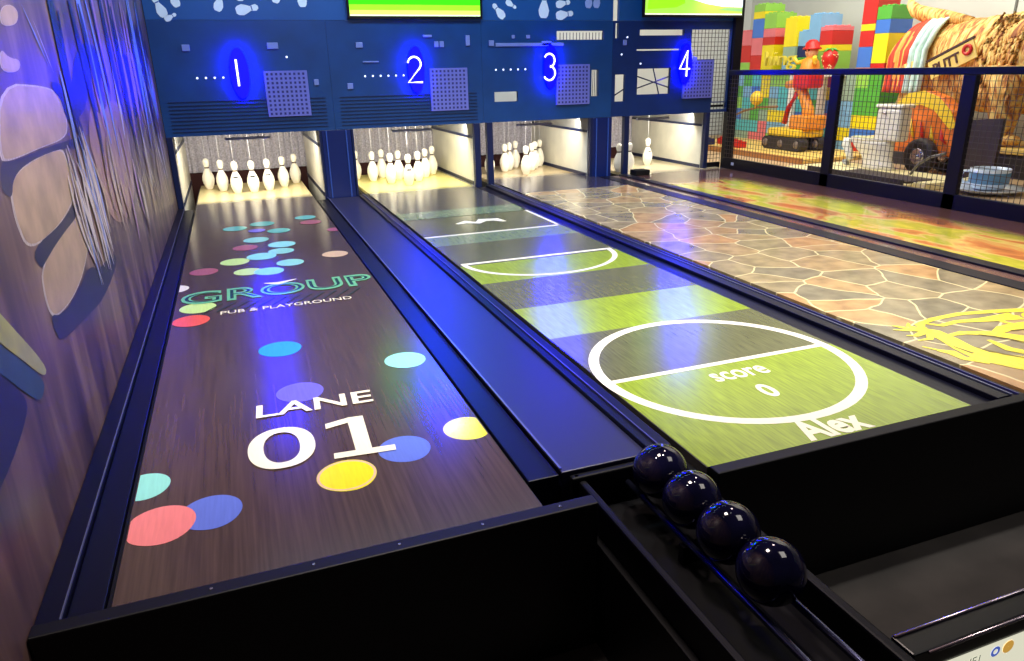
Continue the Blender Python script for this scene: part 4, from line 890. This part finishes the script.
for s in (-1, 1):
    bm = bmesh.new(); tube(bm, [(8.2+s*.22, 3.42, 1.62), (8.2+s*.36, 3.55, 1.5), (8.2+s*.42, 3.62, 1.25), (8.2+s*.38, 3.6, 1.0)], [.06, .13, .15, .08], 16)
    obj('ear', bm, fur, t)
    bm = bmesh.new(); sphere(bm, (8.2+s*.14, 3.02, 1.5), .035, 14); obj('eye', bm, trk, t)
bm = bmesh.new(); sphere(bm, (8.2, 2.64, 1.33), .06, 16); obj('nose', bm, trk, t)
# mane: shaggy chest hair in front of the shoulder
bm = bmesh.new()
random.seed(5)
for k in range(240):
    y_ = random.uniform(3.95, 4.35); z_ = random.uniform(.75, 1.52); x = 8.2-.40*math.sqrt(max(.02, 1-((z_-1.04)/.54)**2))
    tube(bm, [(x+.02, y_, z_), (x-.03, y_+.02, z_-.08), (x-.02, y_+.05, z_-.2)], [.014, .018, .003], 6)
obj('mane', bm, fur, t)
# cape over the rump
def drape(name, y0, y1, mats_, folds, r=.03, bottom=.72):
    bm = bmesh.new(); nx, ny = 44, 46; g = []
    for i in range(nx+1):
        a = PI*.06+(PI*.88)*i/nx; row = []
        for j in range(ny+1):
            y_ = y0+(y1-y0)*j/ny
            rx = .40+.02*math.sin(j*folds)+.03*math.sin(j*.35); rz = .50
            if y_ > 5.2: sh = max(0, (y_-5.2)/.42); rx *= (1-.35*sh**2); rz *= (1-.42*sh**2)
            x = 8.2-rx*math.cos(a)*1.02*(1 if True else 0); z_ = 1.03+rz*math.sin(a)*1.03
            if i in (0, 1, 2, 3, 4, 5): z_ = bottom+(z_-bottom)*(i/6); x = 8.2-rx*1.03-(.03)*(1-i/6)+.012*math.sin(j*folds)
            if i >= nx-5: q = (nx-i)/6; z_ = bottom+(z_-bottom)*q; x = 8.2+rx*1.03
            row.append(bm.verts.new((x, y_, z_)))
        g.append(row)
    for i in range(nx):
        for j in range(ny):
            f = bm.faces.new([g[i][j], g[i+1][j], g[i+1][j+1], g[i][j+1]]); f.smooth = True; f.material_index = (1 if math.sin(j*.55+i*.12)+.6*math.sin(i*.3) > .9 else (2 if math.sin(j*.8+2-i*.05) > .5 else 0)) if len(mats_) > 2 else 0
    o = obj(name, bm, mats_, None)
    s = o.modifiers.new('thickness', 'SOLIDIFY'); s.thickness = .015; s.offset = 1
    return o
t2 = thing('saddle_cloth', 'red and orange folded cloth with a pale teal strip over the dog rump', 'cloth', (8.2, 5.3, .7))
c1 = drape('red_cloth', 5.63, 5.20, [mat('cloth_red', (214, 66, 38), .7, noise=.3, scale=7), mat('cloth_gold', (236, 170, 80), .7, noise=.2, scale=7), mat('cloth_rust', (180, 50, 30), .7)], .9); c1.parent = t2
c2 = drape('teal_cloth', 5.195, 4.98, [mat('cloth_teal', (200, 224, 212), .7, noise=.25, scale=10)], 1.1); c2.parent = t2
# collar tag
t = thing('name_tag', 'large tilted tag reading PUTT on the dog side', 'tag', (7.78, 4.6, 1.0))
M0 = Matrix.Translation((7.75, 4.62, 1.06)) @ Matrix(((0, 0, -1, 0), (-1, 0, 0, 0), (0, 1, 0, 0), (0, 0, 0, 1))) @ Matrix.Rotation(.42, 4, 'Z')
bm = bmesh.new(); box(bm, -.28, .28, -.09, .11, -.012, .012)
for v in bm.verts: v.co = M0 @ v.co
tg = obj('plate', bm, mat('tag_cream', (238, 205, 110), .4), t, bevel=.008)
bm = bmesh.new(); put_text(bm, text_mesh('PUTT', .2, w=.32, h=.11, off=.004, ext=.006), M0 @ Matrix.Translation((-.06, -.05, .016))); obj('letters', bm, mat('tag_letter_brown', (80, 45, 35), .5), tg)
bm = bmesh.new(); box(bm, -.29, .29, .112, .135, -.014, .018)
for v in bm.verts: v.co = M0 @ v.co
obj('edge', bm, mat('tag_edge_brown', (70, 40, 35), .5), tg)
bm = bmesh.new(); lathe(bm, [(.055, -.01), (.06, 0), (.055, .012), (.03, .012), (.028, -.01)], (0, 0, 0), 24)
for v in bm.verts: v.co = M0 @ (Vector((v.co.x+.2, v.co.y+.03, v.co.z+.02)))
obj('ring', bm, redm, tg)


for t in [o for o in COL.objects if o.type == 'EMPTY']:
    if t.name.split('.')[0] != 'bowling_pin': anchor(t)
